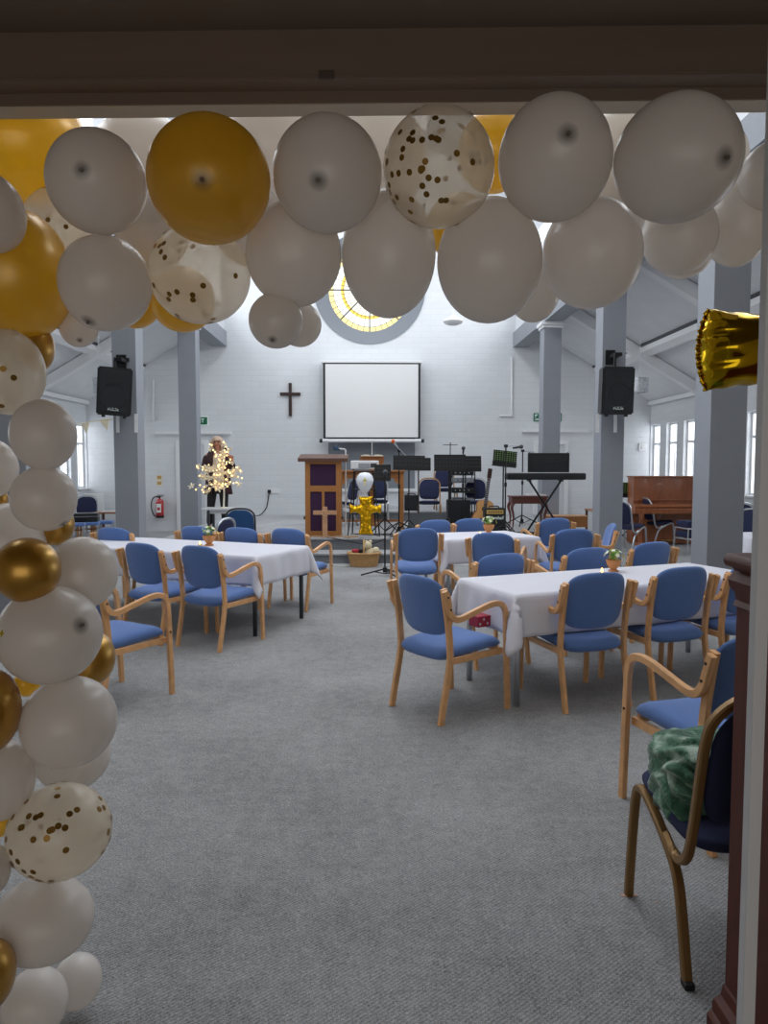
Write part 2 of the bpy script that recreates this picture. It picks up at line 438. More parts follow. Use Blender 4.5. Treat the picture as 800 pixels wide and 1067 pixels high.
# round window
t = thing('round_window', 'round stained glass window of pale radial petals in a deep grey ring', 'window', (rw.x, YB, rw.z))
b = NB(); lathe(b, [(RWO+.0, -.001), (RWO, -.02), (RWI, .2), (RWI, .29), (RWO-.002, .29)], 64)
for v in b.verts: v.co = Vector((v.co.x, v.co.z, v.co.y))
obj('ring_reveal', b, grey_panel, t, smooth=30)
sg = bpy.data.materials.new('stained_glass'); sg.use_nodes = True; nt = sg.node_tree; nt.nodes.clear()
out = nt.nodes.new('ShaderNodeOutputMaterial'); tr = nt.nodes.new('ShaderNodeBsdfTransparent'); tl = nt.nodes.new('ShaderNodeBsdfTranslucent'); mx = nt.nodes.new('ShaderNodeMixShader'); mx.inputs[0].default_value = .35
at_ = nt.nodes.new('ShaderNodeAttribute'); at_.attribute_name = 'gcol'
nt.links.new(at_.outputs['Color'], tr.inputs[0]); nt.links.new(at_.outputs['Color'], tl.inputs[0])
nt.links.new(tr.outputs[0], mx.inputs[1]); nt.links.new(tl.outputs[0], mx.inputs[2]); nt.links.new(mx.outputs[0], out.inputs[0])
b = NB(); cl = b.loops.layers.float_color.new('gcol')
radii = [0, .14, .36, .60, .68, .86, RWI]; NP = 40
for i in range(len(radii)-1):
    for k in range(NP):
        a0, a1 = 2*PI*k/NP, 2*PI*(k+1)/NP
        vs_ = [b.verts.new((r_*math.cos(a), .22, r_*math.sin(a))) for r_, a in ((radii[i], a0), (radii[i+1], a0), (radii[i+1], a1), (radii[i], a1))]
        if radii[i] == 0: vs_ = vs_[1:]+[vs_[0]] if False else vs_[:3]
        f = b.faces.new(vs_)
        col = [(1, .62, .12, 1), (1, .95, .8, 1), (1, .9, .62, 1), (1, .66, .12, 1), (1, .97, .86, 1), (1, .8, .35, 1)][i]
        if i in (1, 2, 4) and k % 2: col = (1, .99, .95, 1)
        for l in f.loops: l[cl] = col
obj('glass', b, sg, t)
b = NB()
for k in range(NP):
    a = 2*PI*k/NP; w_ = .016 if k % 5 == 0 else .006
    rod(b, (.14*math.cos(a), .215, .14*math.sin(a)), (RWI*math.cos(a), .215, RWI*math.sin(a)), w_, 6)
for r_ in (.14, .36, .62, .86): tube(b, [(r_*math.cos(2*PI*k/48), .215, r_*math.sin(2*PI*k/48)) for k in range(48)], .006, 6, closed=True, up=Vector((0, 1, 0)))
obj('leading', b, dark_metal, t)

# grey panel, lintels, doors on back wall
def wallbox(x0, y0, x1, y1, d0, d1, m, bev=0):
    """a box standing off the back wall, its outline surveyed on the wall"""
    p, q = at(x0, y0, YB), at(x1, y1, YB)
    return bxo(min(p.x, q.x), max(p.x, q.x), YB-d1, YB-d0, min(p.z, q.z), max(p.z, q.z), bev)
trim(wallbox(342, 455, 432, 509, 0, .02, 0), grey_panel)
trim(wallbox(340, 509, 434, 512, 0, .08, 0), white_gloss)
dn = 0
for (x0, x1, yt, yb) in ((163, 241, 449.5, 452.5), (543, 612, 447.5, 450.5)):
    trim(wallbox(x0, yt, x1, yb, 0, .1, 0), white_gloss)
for (x0, x1, zb) in ((183.5, 217, 0), (556, 592, .38)):
    dn += 1
    p, q = at(x0, 459, YB), at(x1, 459, YB); zt = 2.14
    b = NB(); f = .09
    box(b, p.x, p.x+f, YB-.06, YB, zb, zt); box(b, q.x-f, q.x, YB-.06, YB, zb, zt); box(b, p.x+f, q.x-f, YB-.06, YB, zt-f, zt)
    o = struct('door_%d' % dn, b, white_gloss)
    obj('door_leaf', bxo(p.x+f, q.x-f, YB-.03, YB-.001, zb, zt-f), mat('door_paint_%d' % dn, '#d5d8dc', .5), o)
    k = NB(); rod(k, (q.x-f-.12, YB-.03, 1.15), (q.x-f-.12, YB-.09, 1.15), .012); rod(k, (q.x-f-.12, YB-.09, 1.15), (q.x-f-.24, YB-.09, 1.15), .012)
    obj('door_handle', k, silver, o)

# entrance wall (hall side), its deep header, foyer
struct('wall_front_left', bxo(-XW-.3, -2.1, Y0-.08, Y0+.2, 0, 9.2), foyer_wall)
struct('wall_front_right', bxo(1.75, XW+.3, Y0-.08, Y0+.2, 0, 9.2), foyer_wall)
Z0 = at(400, 121, 2.12).z
struct('wall_front_over_opening', bxo(-2.1, 1.75, Y0-.03, Y0+.01, Z0+.07, 9.2), foyer_wall)
def yz_at_z(py, z):      # distance at which the height z shows in picture row py
    d = ray(400, py); return (z-H_EYE)/d.z*d.y
ya = yz_at_z(108.5, Z0)
z1 = at(400, 95.5, ya).z
yb_ = yz_at_z(81.5, z1); z2 = at(400, 78.5, yb_).z
yc = yb_+.012; z3 = at(400, 30, yc).z
hd = thing('door_header', 'deep cream door header, its shade painted brown, with stepped mouldings above the opening', 'door header', (0, 2.12, 0), R(-2.1))
def hp(y): return y-2.12
b = NB(); prism(b, [(0.0, Z0), (hp(ya), Z0), (hp(ya), Z0+.004), (hp(ya), z1+.004), (.0, z1+.004)], 'x', -2.4, 1.7); obj('cream_lip', b, header_beige, hd)
b = NB(); prism(b, [(hp(ya)-.006, Z0+.002), (hp(ya)-.006, z1), (hp(yb_), z1), (hp(yb_), z2), (hp(yb_)+.005, z2+.003), (hp(yc), z2+.003), (hp(yc), z3), (.0, z3), (.0, z1+.005), (hp(ya), z1+.005), (hp(ya), Z0+.002)], 'x', -2.4, 1.7); obj('fascia', b, header_shaded, hd)
pz = at(342, 78, yb_)
obj('catch_plate', bxo(-.02, .02, -.006, 0, -.012, .012, .002), mat('catch_plate_paint', '#4c3f37', .5), hd, loc=(pz.x, hp(yb_)-.0, z2+.0))
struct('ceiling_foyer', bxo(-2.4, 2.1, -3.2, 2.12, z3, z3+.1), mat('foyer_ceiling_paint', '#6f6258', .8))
struct('wall_foyer_left', bxo(-2.5, -2.4, -3.2, 2.04, 0, z3), foyer_wall)
struct('wall_foyer_right', bxo(2.1, 2.2, -3.2, 2.04, 0, z3), foyer_wall)
struct('wall_foyer_back', bxo(-2.5, 2.2, -3.3, -3.2, 0, z3), foyer_wall)
# slim white post at the right of the opening
pj = at(789, 700, 1.25)
struct('trim_door_post', bxo(pj.x-.0115, pj.x+.0115, 1.24, 1.262, 0, z3, .002), mat('post_white_paint', '#d9dce0', .5))
# ---------------------------------------------------------------- blue beech armchairs
def strip(pts, w, t, x, n=5, c=.004):
    bm = NB(); P = catmull([(x, a, b) for a, b in pts], n)
    return sweep(bm, P, rect(t, w, c), up=Vector((1, 0, 0)))
def make_armchair():
    r = thing('armchair', 'x', 'chair')
    rear = [(-.285, 0), (-.262, .12), (-.232, .26), (-.212, .38), (-.215, .48), (-.228, .60), (-.248, .72), (-.268, .82)]
    arm = [(-.285, .812), (-.262, .74), (-.240, .675), (-.205, .637), (-.15, .632), (-.05, .655), (.08, .685), (.165, .690), (.215, .668), (.238, .615), (.246, .50), (.256, .25), (.265, 0)]
    for s in (-1, 1):
        l = obj('rear_leg', strip(rear, .026, .042, s*.232), beech, r, smooth=40)
        a = obj('armrest_and_front_leg', strip(arm, .028, .036, s*.2605), beech, r, smooth=40)
        q = NB()
        for (y, z) in ((-.268, .775), (-.246, .70)): rod(q, (s*.2745, y, z), (s*.277, y, z), .007)
        rod(q, (s*.2745, .247, .43), (s*.277, .247, .43), .007)
        obj('screw', q, screw, a)
        q = NB(); box(q, s*.226-.010, s*.226+.010, -.20, .245, .352, .392, .004); obj('side_rail', q, beech, r)
    obj('cross_rail', bxo(-.22, .22, .20, .222, .375, .42, .003), beech, r)
    obj('seat', pad(.462, .54, .10, 6, bend=lambda u, v, d: Vector((u*(1+.06*v/.25), v+.0, .430+d-.9*max(0, v-.12)**2*2-.18*u*u*0-.25*max(0, .05-abs(v))*0+.02*(v/.25)-.012*math.cos(u*6)))), blue_fab, r, smooth=True)
    def bk(u, v, d):
        z = .695+v+.018*(1-(u/.22)**2)*(1 if v > 0 else -1)*min(1, abs(v)/.12)
        y = -.222-.27*(z-.5)*.8 + .9*u*u + .02 - .012
        return Vector((u, y+.0+d, z))
    obj('backrest', pad(.436, .34, .05, 4.2, bend=bk), blue_fab, r, smooth=True)
    return r
_proto = [None]
def place_chair(X, Y, head, label, group='blue beech armchairs round the tables'):
    rz = R(head-90)
    if _proto[0] is None:
        _proto[0] = make_armchair(); r = _proto[0]; r.location = (X, Y, 0); r.rotation_euler = (0, 0, rz); tag(r, label, 'chair', group); return r
    return dup(_proto[0], (X, Y, 0), rz, label, group)
def from_rear(X, Z, h, d=.25):
    p = mp(X, Z); return p.x+d*math.cos(R(h)), p.y+d*math.sin(R(h))
def back_at(px, py_top, h, d=.27, zt=.875):
    """chair whose backrest top shows at this picture point"""
    p = gp(px, py_top, zt); return p.x+d*math.cos(R(h)), p.y+d*math.sin(R(h))
# right front table
c1 = mp(.505, 4.70); place_chair(c1.x, c1.y, 37, 'blue beech armchair turned in to the left end of the nearest table on the right')
x, y = back_at(624, 597, 106); place_chair(x, y, 106, 'blue beech armchair, back to us, left one of the pair before the nearest table')
x, y = back_at(713, 591, 107); place_chair(x, y, 107, 'blue beech armchair, back to us, right one of the pair before the nearest table')
x, y = back_at(713, 591, 107); place_chair(x+.585, y+.19, 107, 'blue beech armchair mostly hidden behind the mahogany cabinet, at the nearest right table')
x, y = back_at(524, 577, 111); place_chair(x, y, 111, 'blue beech armchair behind the left end of the nearest right table')
x, y = back_at(614, 571, 111); place_chair(x, y, 111, 'blue beech armchair directly behind the flower pot of the nearest right table')
x, y = back_at(681, 565, 111); place_chair(x, y, 111, 'blue beech armchair behind the nearest right table, just left of the big grey column')
# right rear table
x, y = back_at(436, 550.5, 92); place_chair(x, y, 92, 'blue beech armchair facing the stage at the left end of the rear right table')
x, y = back_at(513, 555.5, 70); place_chair(x, y, 70, 'blue beech armchair in front of the rear right table, back to us, slightly turned right')
x, y = back_at(579, 540, 100); place_chair(x, y, 100, 'blue beech armchair right of the rear right table, nearest the keyboard stand')
x, y = back_at(599, 551.5, 95); place_chair(x, y, 95, 'blue beech armchair in front of the right corner of the rear right table')
x, y = back_at(638, 546, 172); place_chair(x, y, 172, 'blue beech armchair seen edge-on, facing left beside the metal framed chairs')
x, y = back_at(454, 542, 108); place_chair(x, y, 108, 'blue beech armchair behind the rear right table, left one in front of the monitor wedge')
x, y = back_at(490, 540.5, 108); place_chair(x, y, 108, 'blue beech armchair behind the rear right table, hidden low behind its flower pot')
# left table
x, y = back_at(206, 569, 61); place_chair(x, y, 61, 'blue beech armchair, back to us, at the right end before the left table')
x, y = back_at(146, 566, 61); place_chair(x, y, 61, 'blue beech armchair, back to us, before the left table, next to the balloon column')
q = mp(-1.71, 4.87); place_chair(q.x, q.y, 57, 'nearest blue beech armchair on the left, its back hidden by the balloon column')
x, y = back_at(204, 548.5, 69); place_chair(x, y, 69, 'blue beech armchair behind the flower pot of the left table')
x, y = back_at(250, 550, 69); place_chair(x, y, 69, 'blue beech armchair behind the middle of the left table')
x, y = back_at(299, 551, 66); place_chair(x, y, 66, 'blue beech armchair behind the right end of the left table, arm standing clear')
x, y = back_at(117, 550, 72); place_chair(x, y, 72, 'blue beech armchair behind the far left end of the left table, beside the grey column')
# the near right one
q = mp(1.50, 3.235); place_chair(q.x, q.y, 106, 'blue beech armchair standing alone at the lower right, half behind the mahogany cabinet')

# ---------------------------------------------------------------- metal framed stacking chairs
def make_metal_chair(name, tubem, fab, arch=True):
    r = thing(name, 'x', 'chair')
    for s in (-1, 1):
        P = catmull([(s*.225, .235, 0), (s*.222, .222, .2), (s*.218, .205, .375), (s*.215, .175, .425), (s*.213, .11, .418), (s*.213, -.03, .355), (s*.214, -.12, .29), (s*.216, -.165, .2), (s*.222, -.23, 0)], 6)
        obj('leg_frame', sweep(NB(), P, rect(.026, .030, .005), up=Vector((1, 0, 0))), tubem, r, smooth=40)
        obj('rubber_foot', bxo(s*.222-.015, s*.222+.015, -.25, -.215, -.0, .02, .003), black_plastic, r)
    w = .215
    side = [(-.04, .37), (-.10, .345), (-.15, .345), (-.195, .385), (-.225, .48), (-.262, .66), (-.285, .76)]
    P = [(-w, a, b) for a, b in side] + [(-w*.93, -.298, .83), (-w*.68, -.308, .885), (-w*.3, -.313, .91), (w*.3, -.313, .91), (w*.68, -.308, .885), (w*.93, -.298, .83)] + [(w, a, b) for a, b in side[::-1]]
    obj('back_frame', sweep(NB(), catmull(P, 5), rect(.026, .028, .005), up=Vector((.1, .97, .2))), tubem, r, smooth=40)
    obj('seat', pad(.43, .48, .075, 4.5, bend=lambda u, v, d: Vector((u, v+.02, .435+d+.10*v))), fab, r, smooth=True)
    def bk(u, v, d):
        z = .69+v; k = 1-.32*max(0, (v)/.2)**3
        return Vector((u*k, -.252-.22*(z-.66)+d-.012, z))
    obj('backrest', pad(.40, .40, .04, 4.5, bend=bk), fab, r, smooth=True)
    return r
mc = make_metal_chair('stacking_chair', bronze, navy_fab)
f0 = gp(654, 930); r0 = gp(719, 1033)
hd_ = math.degrees(math.atan2((f0-r0).y, (f0-r0).x))
cen = (f0+r0)/2; dd = Vector((math.cos(R(hd_-90)), math.sin(R(hd_-90)), 0))
cen += dd*.222
mc.location = (cen.x, cen.y, 0); mc.rotation_euler = (0, 0, R(hd_-90))
tag(mc, 'dark blue stacking chair with a bronze metal frame, holding the green blanket, nearest at right', 'chair')
NEARC = mc
# on the stage: gold framed chairs
mg = make_metal_chair('banquet_chair', gold_tube, navy_fab)
p = at(448, 535, 13.0); mg.location = (p.x, 14.6, .38); mg.rotation_euler = (0, 0, R(176))
p = at(448, 497, 14.3); mg.location = (p.x, 14.45, .38)
tag(mg, 'gold framed navy banquet chair facing us between the music stands on stage', 'chair', 'gold framed navy chairs on stage')
p = at(465, 495, 15.6); o = dup(mg, (p.x, 15.75, .59), R(182), 'gold framed navy banquet chair half hidden behind the other gold framed one', 'gold framed navy chairs on stage')
ms = make_metal_chair('stacking_chair', silver, navy_fab)
p = at(498, 493, 14.4); ms.location = (p.x, 14.5, .38); ms.rotation_euler = (0, 0, R(178))
tag(ms, 'silver framed navy chair behind the acoustic guitar', 'chair', 'silver framed navy chairs')
SG = 'silver framed navy chairs'
p = at(355.5, 496, 14.2); dup(ms, (p.x, 14.3, .38), R(120), 'white framed navy chair just right of the lectern', SG)
p = at(393, 497, 15.0); dup(ms, (p.x, 14.9, .38), R(180), 'white framed navy chair behind the white balloon and its black stand', SG)
p = gp(654, 574); dup(ms, (p.x+.06, p.y+.15, 0), R(-52), 'silver framed navy chair seen from its side, in front of the piano', SG)
p = gp(684, 567); dup(ms, (p.x, p.y, 0), R(-75), 'silver framed navy chair drawn up to the piano keyboard', SG)
p = gp(779, 526, .9); dup(ms, (p.x, p.y, 0), R(170), 'navy chair beyond the small white table at the far right edge', SG)
p = gp(771, 532, .9); dup(ms, (p.x, p.y, 0), R(120), 'white framed chair between the column and the small white table at right', SG)
mb = make_metal_chair('stacking_chair', dark_metal, mat('deep_blue_fabric', '#274f80', .9))
p = at(250.5, 535, 11.0); mb.location = (p.x, 11.15, 0); mb.rotation_euler = (0, 0, R(4)); tag(mb,  'deep blue padded chair in front of the low table with the lit tree', 'chair', SG)
p = gp(211, 541.5, .9); dup(ms, (p.x, p.y+.1, 0), R(70), 'dark chair seen low behind the left table, left of the dark blue padded one', SG)

# ---------------------------------------------------------------- tables and cloths
def cloth_bm(L, W, o, h, seed, gather=False):
    rnd = random.Random(seed); bm = NB(); nx, ny = 84, 52
    su, sv = L+2*o, W+2*o; grid = []
    ph = rnd.random()*6
    for j in range(ny+1):
        row = []
        for i in range(nx+1):
            u = -su/2+su*i/nx; v = -sv/2+sv*j/ny
            a = abs(u)-L/2; b_ = abs(v)-W/2; sx = math.copysign(1, u); sy = math.copysign(1, v)
            if a <= 0 and b_ <= 0:
                x, y, z = u, v, h+.0015*math.sin(u*7+ph)*math.sin(v*9)
            elif a > 0 and b_ > 0:
                rr = math.hypot(a, b_); th = math.atan2(b_, a)
                r_ = rr*(1-.02*math.sin(2*th))
                # the corner hangs as a folded cone
                fold = math.sin(th*4)*.030*min(1, rr/.12)
                out = .012*min(1, rr/.02)+.05*rr+.30*rr*math.sin(2*th)**2
                if gather and sx < 0 and sy < 0: fold += .030*math.sin(th*11)*min(1, rr/.12); out += .02*math.sin(th*7+1)*min(1, rr/.15)
                x = sx*(L/2+out*math.cos(th)+fold*.7*math.sin(th)); y = sy*(W/2+out*math.sin(th)-fold*.7*math.cos(th)); z = h-r_*.97
            else:
                e = max(a, b_); t_ = u if b_ > a else v
                wv = .010*math.sin(t_*13+ph)*min(1, e/.1)+.006*math.sin(t_*31+ph*2)*min(1, e/.15)
                k = .012+.05*e+wv
                k = max(k, .006)
                k = k*min(1, e/.02)
                z = h-max(0, e-.004)
                if a > 0: x, y = sx*(L/2+k), v
                else: x, y = u, sy*(W/2+k)
            row.append(bm.verts.new((x, y, z)))
        grid.append(row)
    for j in range(ny):
        for i in range(nx): bm.faces.new((grid[j][i], grid[j][i+1], grid[j+1][i+1], grid[j+1][i]))
    return bm
lamin = mat('table_board', '#b9bcc0', .5)
def table(center, ang, L, W, legm, tlabel, clabel, seed, o_=.29):
    t = thing('folding_table', tlabel, 'table', (center.x, center.y, 0), R(ang), 'tables under white cloths')
    obj('tabletop', bxo(-L/2, L/2, -W/2, W/2, .705, .73, .006), lamin, t)
    for sx in (-1, 1):
        for sy in (-1, 1):
            obj('leg', rod(NB(), (sx*(L/2-.05), sy*(W/2-.06), 0), (sx*(L/2-.05), sy*(W/2-.06), .705), .021, 12), legm, t, smooth=True)
        obj('end_rail', bxo(sx*(L/2-.05)-.012, sx*(L/2-.05)+.012, -W/2+.08, W/2-.08, .655, .685, .003), legm, t)
    c = obj('tablecloth', cloth_bm(L, W, o_, .737, seed, seed == 3), cloth_white, smooth=True)
    c.location = (center.x, center.y, 0); c.rotation_euler = (0, 0, R(ang))
    md = c.modifiers.new('thick', 'SOLIDIFY'); md.thickness = .0025; md.offset = 1
    tag(c, clabel, 'tablecloth', 'white tablecloths')
    return c
def quad(fl, fr, nr, z=.737):
    P = [gp(*p, z) for p in (fl, fr, nr)]
    ax = (P[1]-P[0]); ang = math.degrees(math.atan2(ax.y, ax.x)); return P, ang, ax.length, (P[2]-P[1]).length
P_, a_, L_, W_ = quad((479, 602.5), (718, 586.5), (762, 597))
nl = gp(538, 621, .737); far = P_[0]; ax = (P_[1]-P_[0]).normalized(); perp = Vector((ax.y, -ax.x, 0))
W1 = .74; L1 = L_
c_ = P_[0]+ax*L1/2+perp*W1/2
table(c_, a_, L1, W1, silver, 'nearest right folding table, steel legs showing below the cloth', 'white cloth on the nearest right table, with a bunched corner hanging at left', 3, .27)
T1 = (c_, a_, L1, W1)
P2 = [gp(266, 580, .737), gp(321, 568.7, .737)]; dv = (P2[1]-P2[0]); W2 = dv.length; dv.normalize(); lf = Vector((-dv.y, dv.x, 0)); L2 = 2.35
c_ = (P2[0]+P2[1])/2+lf*L2/2; a2 = math.degrees(math.atan2(-lf.y, -lf.x))
table(c_, a2, L2, W2, dark_metal, 'left folding table with dark square legs', 'white cloth on the left table, pointed corners hanging at its right end', 5, .27)
T2 = (c_, a2, L2, W2)
P3 = [gp(566, 560, .737), gp(527, 553, .737)]; dv = (P3[0]-P3[1]).normalized(); lf = Vector((dv.y, -dv.x, 0)); L3 = 1.15; W3 = .8
ctr = P3[1]+dv*W3/2+lf*L3/2
table(ctr, math.degrees(math.atan2(-lf.y, -lf.x)), L3, W3, silver, 'rear right folding table below the keyboard', 'white cloth on the rear right table in front of the keyboard', 8, .27)
T3 = ctr
pp = gp(785, 556, .737); table(Vector((pp.x+.35, pp.y-.2, 0)), 4, 1.2, .8, silver, 'small white covered table glimpsed at the far right edge', 'white cloth on the small table at the far right edge', 11, .25)

# gathered knot of cloth at the left near corner
g0 = nl
# flower pots, tea lights
pot_m = mat('terracotta_pot', '#c98a55', .7, var=.1, vscale=60)
leaf_m = mat('spring_green_leaf', '#7fae54', .6, var=.2, vscale=60); petal_w = mat('cream_petal', '#eef0d2', .6); petal_y = mat('yellow_petal', '#ecd860', .6)
flame_m = mat('candle_flame', '#ffd070', .5, emit=('#ffb84a', 9)); wax = mat('tea_light_wax', '#e9d6a8', .5)
def flower_pot(px, py, label, s=1.0, seed=1):
    p = gp(px, py, .74); rnd = random.Random(seed)
    t = thing('flower_pot', label, 'flower pot', (p.x, p.y, .74), 0, 'small potted table flowers'); t.scale = (s, s, s)
    b = NB(); lathe(b, [(0, 0), (.038, 0), (.04, .008), (.022, .02), (.03, .03), (.05, .055), (.058, .088), (.055, .09), (.047, .06), (0, .05)], 20); obj('pot', b, pot_m, t, smooth=40)
    b = NB()
    for k in range(26):
        a = rnd.random()*2*PI; el = rnd.uniform(.15, 1.2); d = Vector((math.cos(a)*math.cos(el), math.sin(a)*math.cos(el), math.sin(el)))
        c = Vector((0, 0, .09))+d*rnd.uniform(.02, .075); u = d.cross(Vector((0, 0, 1))).normalized(); w = .014
        vs_ = [b.verts.new(c-d*.022), b.verts.new(c+u*w+d*.002), b.verts.new(c+d*.026+Vector((0, 0, -.006))), b.verts.new(c-u*w+d*.002)]
        b.faces.new(vs_)
    obj('leaves', b, leaf_m, t)
    for k in range(9):
        a = k*2.4; el = .25+.13*k; d = Vector((math.cos(a)*math.cos(el), math.sin(a)*math.cos(el), math.sin(el)))
        c = Vector((0, 0, .095))+d*.075; b = NB()
        u = d.cross(Vector((.1, .2, 1))).normalized(); v_ = d.cross(u)
        for q in range(5):
            w = 2*PI*q/5; dr = u*math.cos(w)+v_*math.sin(w); sd = d.cross(dr)
            b.faces.new([b.verts.new(c), b.verts.new(c+dr*.011+sd*.008+d*.004), b.verts.new(c+dr*.021+d*.003), b.verts.new(c+dr*.011-sd*.008+d*.004)])
        obj('blossom', b, petal_w if k % 3 else petal_y, t)
    return t
flower_pot(639, 595.5, 'small terracotta pot of cream flowers on the nearest right table', 1.0, 1)
flower_pot(218, 568.5, 'small pot of white and green flowers on the left table', 1.15, 2)
flower_pot(509, 556, 'small pot of flowers on the rear right table', 1.2, 3)
def tea_light(px, py, label):
    p = gp(px, py, .74); t = thing('tea_light', label, 'candle', (p.x, p.y, .74), 0, 'lit tea lights')
    b = NB(); lathe(b, [(0, 0), (.019, 0), (.02, .014), (.018, .014), (.017, .011), (0, .011)], 16); obj('wax_cup', b, wax, t, smooth=40)
    b = NB(); lathe(b, [(0, .011), (.006, .02), (.0065, .028), (.003, .04), (0, .048)], 10); obj('flame', b, flame_m, t, smooth=True)
tea_light(627, 598, 'lit tea light beside the flower pot of the nearest right table')
tea_light(208.5, 568.5, 'lit tea light beside the flower pot of the left table')
tea_light(500, 558, 'lit tea light beside the flower pot of the rear right table')
# red and white christmas box or runner glimpsed under the near table cloth
redm = mat('red_festive_paper', '#a3233a', .6)
q = gp(504, 653, .485)
t = thing('festive_box', 'red box with a white star pattern lying on the seat under the bunched cloth', 'box', (q.x, q.y+.04, .487), R(30)); t.scale = (.62, .6, .72)
obj('carton', bxo(-.13, .13, -.08, .08, 0, .10, .004), redm, t)
for k in range(5):
    b = NB(); cx, cz = -.10+.05*k, .03+.04*(k % 2)
    pts = [(cx+(.018 if i % 2 == 0 else .007)*math.sin(i*PI/5), cz+(.018 if i % 2 == 0 else .007)*math.cos(i*PI/5)) for i in range(10)]
    prism(b, pts, 'y', -.0815, -.0795); obj('star_print', b, sign_white, t)
# ---------------------------------------------------------------- things on and around the stage
ZS = .38
# projection screen
tl_, tr_, bl_, br_ = at(336.5, 378, 16.9), at(438, 378, 16.9), at(337, 457, 16.9), at(437, 457, 16.9)
t = thing('projection_screen', 'white pull-down projection screen with black border on the back wall', 'projection screen', ((tl_.x+tr_.x)/2, 16.9, bl_.z))
w = (tr_.x-tl_.x)/2; h = tl_.z-bl_.z
scr = mat('screen_white', '#e4e5e6', .9)
obj('screen_fabric', bxo(-w+.05, w-.05, -.004, .004, .03, h-.03), scr, t)
b = NB(); box(b, -w, -w+.05, -.005, .005, 0, h); box(b, w-.05, w, -.005, .005, 0, h); box(b, -w+.05, w-.05, -.005, .005, h-.03, h); box(b, -w+.05, w-.05, -.005, .005, 0, .03)
obj('black_border', b, black_plastic, t)
b = NB(); rod(b, (-w-.02, 0, -.05), (w+.02, 0, -.05), .04, 14); obj('roller_bar', b, white_plastic, t, smooth=40)
for s in (-1, 1): obj('end_knob', rod(NB(), (s*(w+.02), 0, -.05), (s*(w+.09), 0, -.05), .045, 14), black_plastic, t, smooth=40)
b = NB(); box(b, -w-.04, w+.04, 0, .35, h, h+.06, .01); obj('hanging_case', b, white_plastic, t)
# wall cross
p = at(302.3, 417, YB-.05); t = thing('wall_cross', 'plain dark wooden cross on the white brick wall', 'cross', (p.x, YB-.06, p.z))
dkw = mat('dark_cross_wood', '#33201b', .5)
obj('upright', bxo(-.035, .035, 0, .05, -.37, .40, .006), dkw, t)
obj('crossbar', bxo(-.24, .24, -.002, .048, .11, .18, .006), dkw, t)
# pendant lamp
p = at(472, 334, 15.4); t = thing('pendant_lamp', 'white ribbed pendant lamp hanging left of the right beam', 'lamp', (p.x, p.y, p.z))
b = NB(); lathe(b, [(0, .12), (.05, .11), (.06, .07), (.14, .05), (.15, .03), (.19, .02), (.2, -.01), (.21, -.02), (.18, -.06), (.10, -.09), (0, -.1)], 28); obj('lamp_shade', b, white_plastic, t, smooth=40)
obj('cord', rod(NB(), (0, 0, .11), (0, 0, 8.2-p.z), .006), white_plastic, t)
# silver box shades in the aisles
shade_m = mat('silver_mosaic_shade', '#c9cdd3', .35, metal=.3, var=.35, vscale=40)
for (x0, x1, s) in ((97, 110, 'left'), (657, 675, 'right')):
    a, b2 = at(x0, 394, 14.0), at(x1, 409, 14.0); w = abs(b2.x-a.x)/2; cx = (a.x+b2.x)/2
    t = thing('ceiling_lamp', 'silver glittering drum lamp under the %s aisle roof beside the loudspeaker' % s, 'lamp', (cx, 14.0, b2.z), 0, 'silver aisle lamps')
    b = NB(); lathe(b, [(w, 0), (w, a.z-b2.z), (w-.01, a.z-b2.z), (w-.01, 0), (w, 0)], 32); obj('lamp_shade', b, shade_m, t, smooth=40)
    obj('cord', rod(NB(), (0, 0, .05), (0, 0, 3.05+.6*(XW-abs(cx))-b2.z), .006), white_plastic, t)
# conduits
trim(rod(NB(), at(160, 396, YB)-Vector((0, .03, 0)), at(160, 440, YB)-Vector((0, .03, 0)), .02), white_gloss)
trim(rod(NB(), at(533, 372, YB)-Vector((0, .03, 0)), at(533, 433, YB)-Vector((0, .03, 0)), .02), white_gloss)
trim(rod(NB(), at(520, 433.5, YB)-Vector((0, .03, 0)), at(533, 433.5, YB)-Vector((0, .03, 0)), .02), white_gloss)
# exit signs
def exit_sign(x0, y0, x1, y1, green, label):
    a, c = at(x0, y0, YB-.03), at(x1, y1, YB-.03); w = (c.x-a.x)/2; h = (a.z-c.z)/2
    t = thing('exit_sign', label, 'sign', ((a.x+c.x)/2, YB-.025, (a.z+c.z)/2), 0)
    obj('border', bxo(-w, w, 0, .024, -h, h, .003), sign_white if green else green_sign, t)
    m1, m2 = (green_sign, sign_white) if green else (sign_white, green_sign)
    obj('panel', bxo(-w+.025, w-.025, -.004, .002, -h+.025, h-.025), m1, t)
    # running figure and doorway
    b = NB(); f = lambda pts, r: tube(b, [(x, -.006, z) for x, z in pts], r, 6, up=Vector((0, 1, 0)))
    ox = -w*.72; k = h*.8
    f([(ox, .35*k), (ox-.03*k/.1*.3, -.1*k)], .018); f([(ox-.01, -.1*k), (ox+.05, -.35*k), (ox+.03, -.75*k)], .013); f([(ox-.01, -.1*k), (ox-.06, -.5*k), (ox-.10, -.5*k)], .013)
    f([(ox-.08, .1*k), (ox, .3*k), (ox+.07, .05*k)], .011); bmesh.ops.create_icosphere(b, subdivisions=1, radius=.02, matrix=Matrix.Translation((ox+.015, -.006, .62*k)))
    obj('running_figure', b, m2, t)
    text_obj('lettering', 'EXIT', h*1.15, m2, t, (w*.32, -.006, 0), (PI/2, 0, 0), True)
exit_sign(187.5, 433.5, 217, 443.5, True, 'green exit sign above the left door, mostly behind the left grey column')
exit_sign(556, 430.5, 585, 439, False, 'white exit sign with a green border above the right door, behind the column')
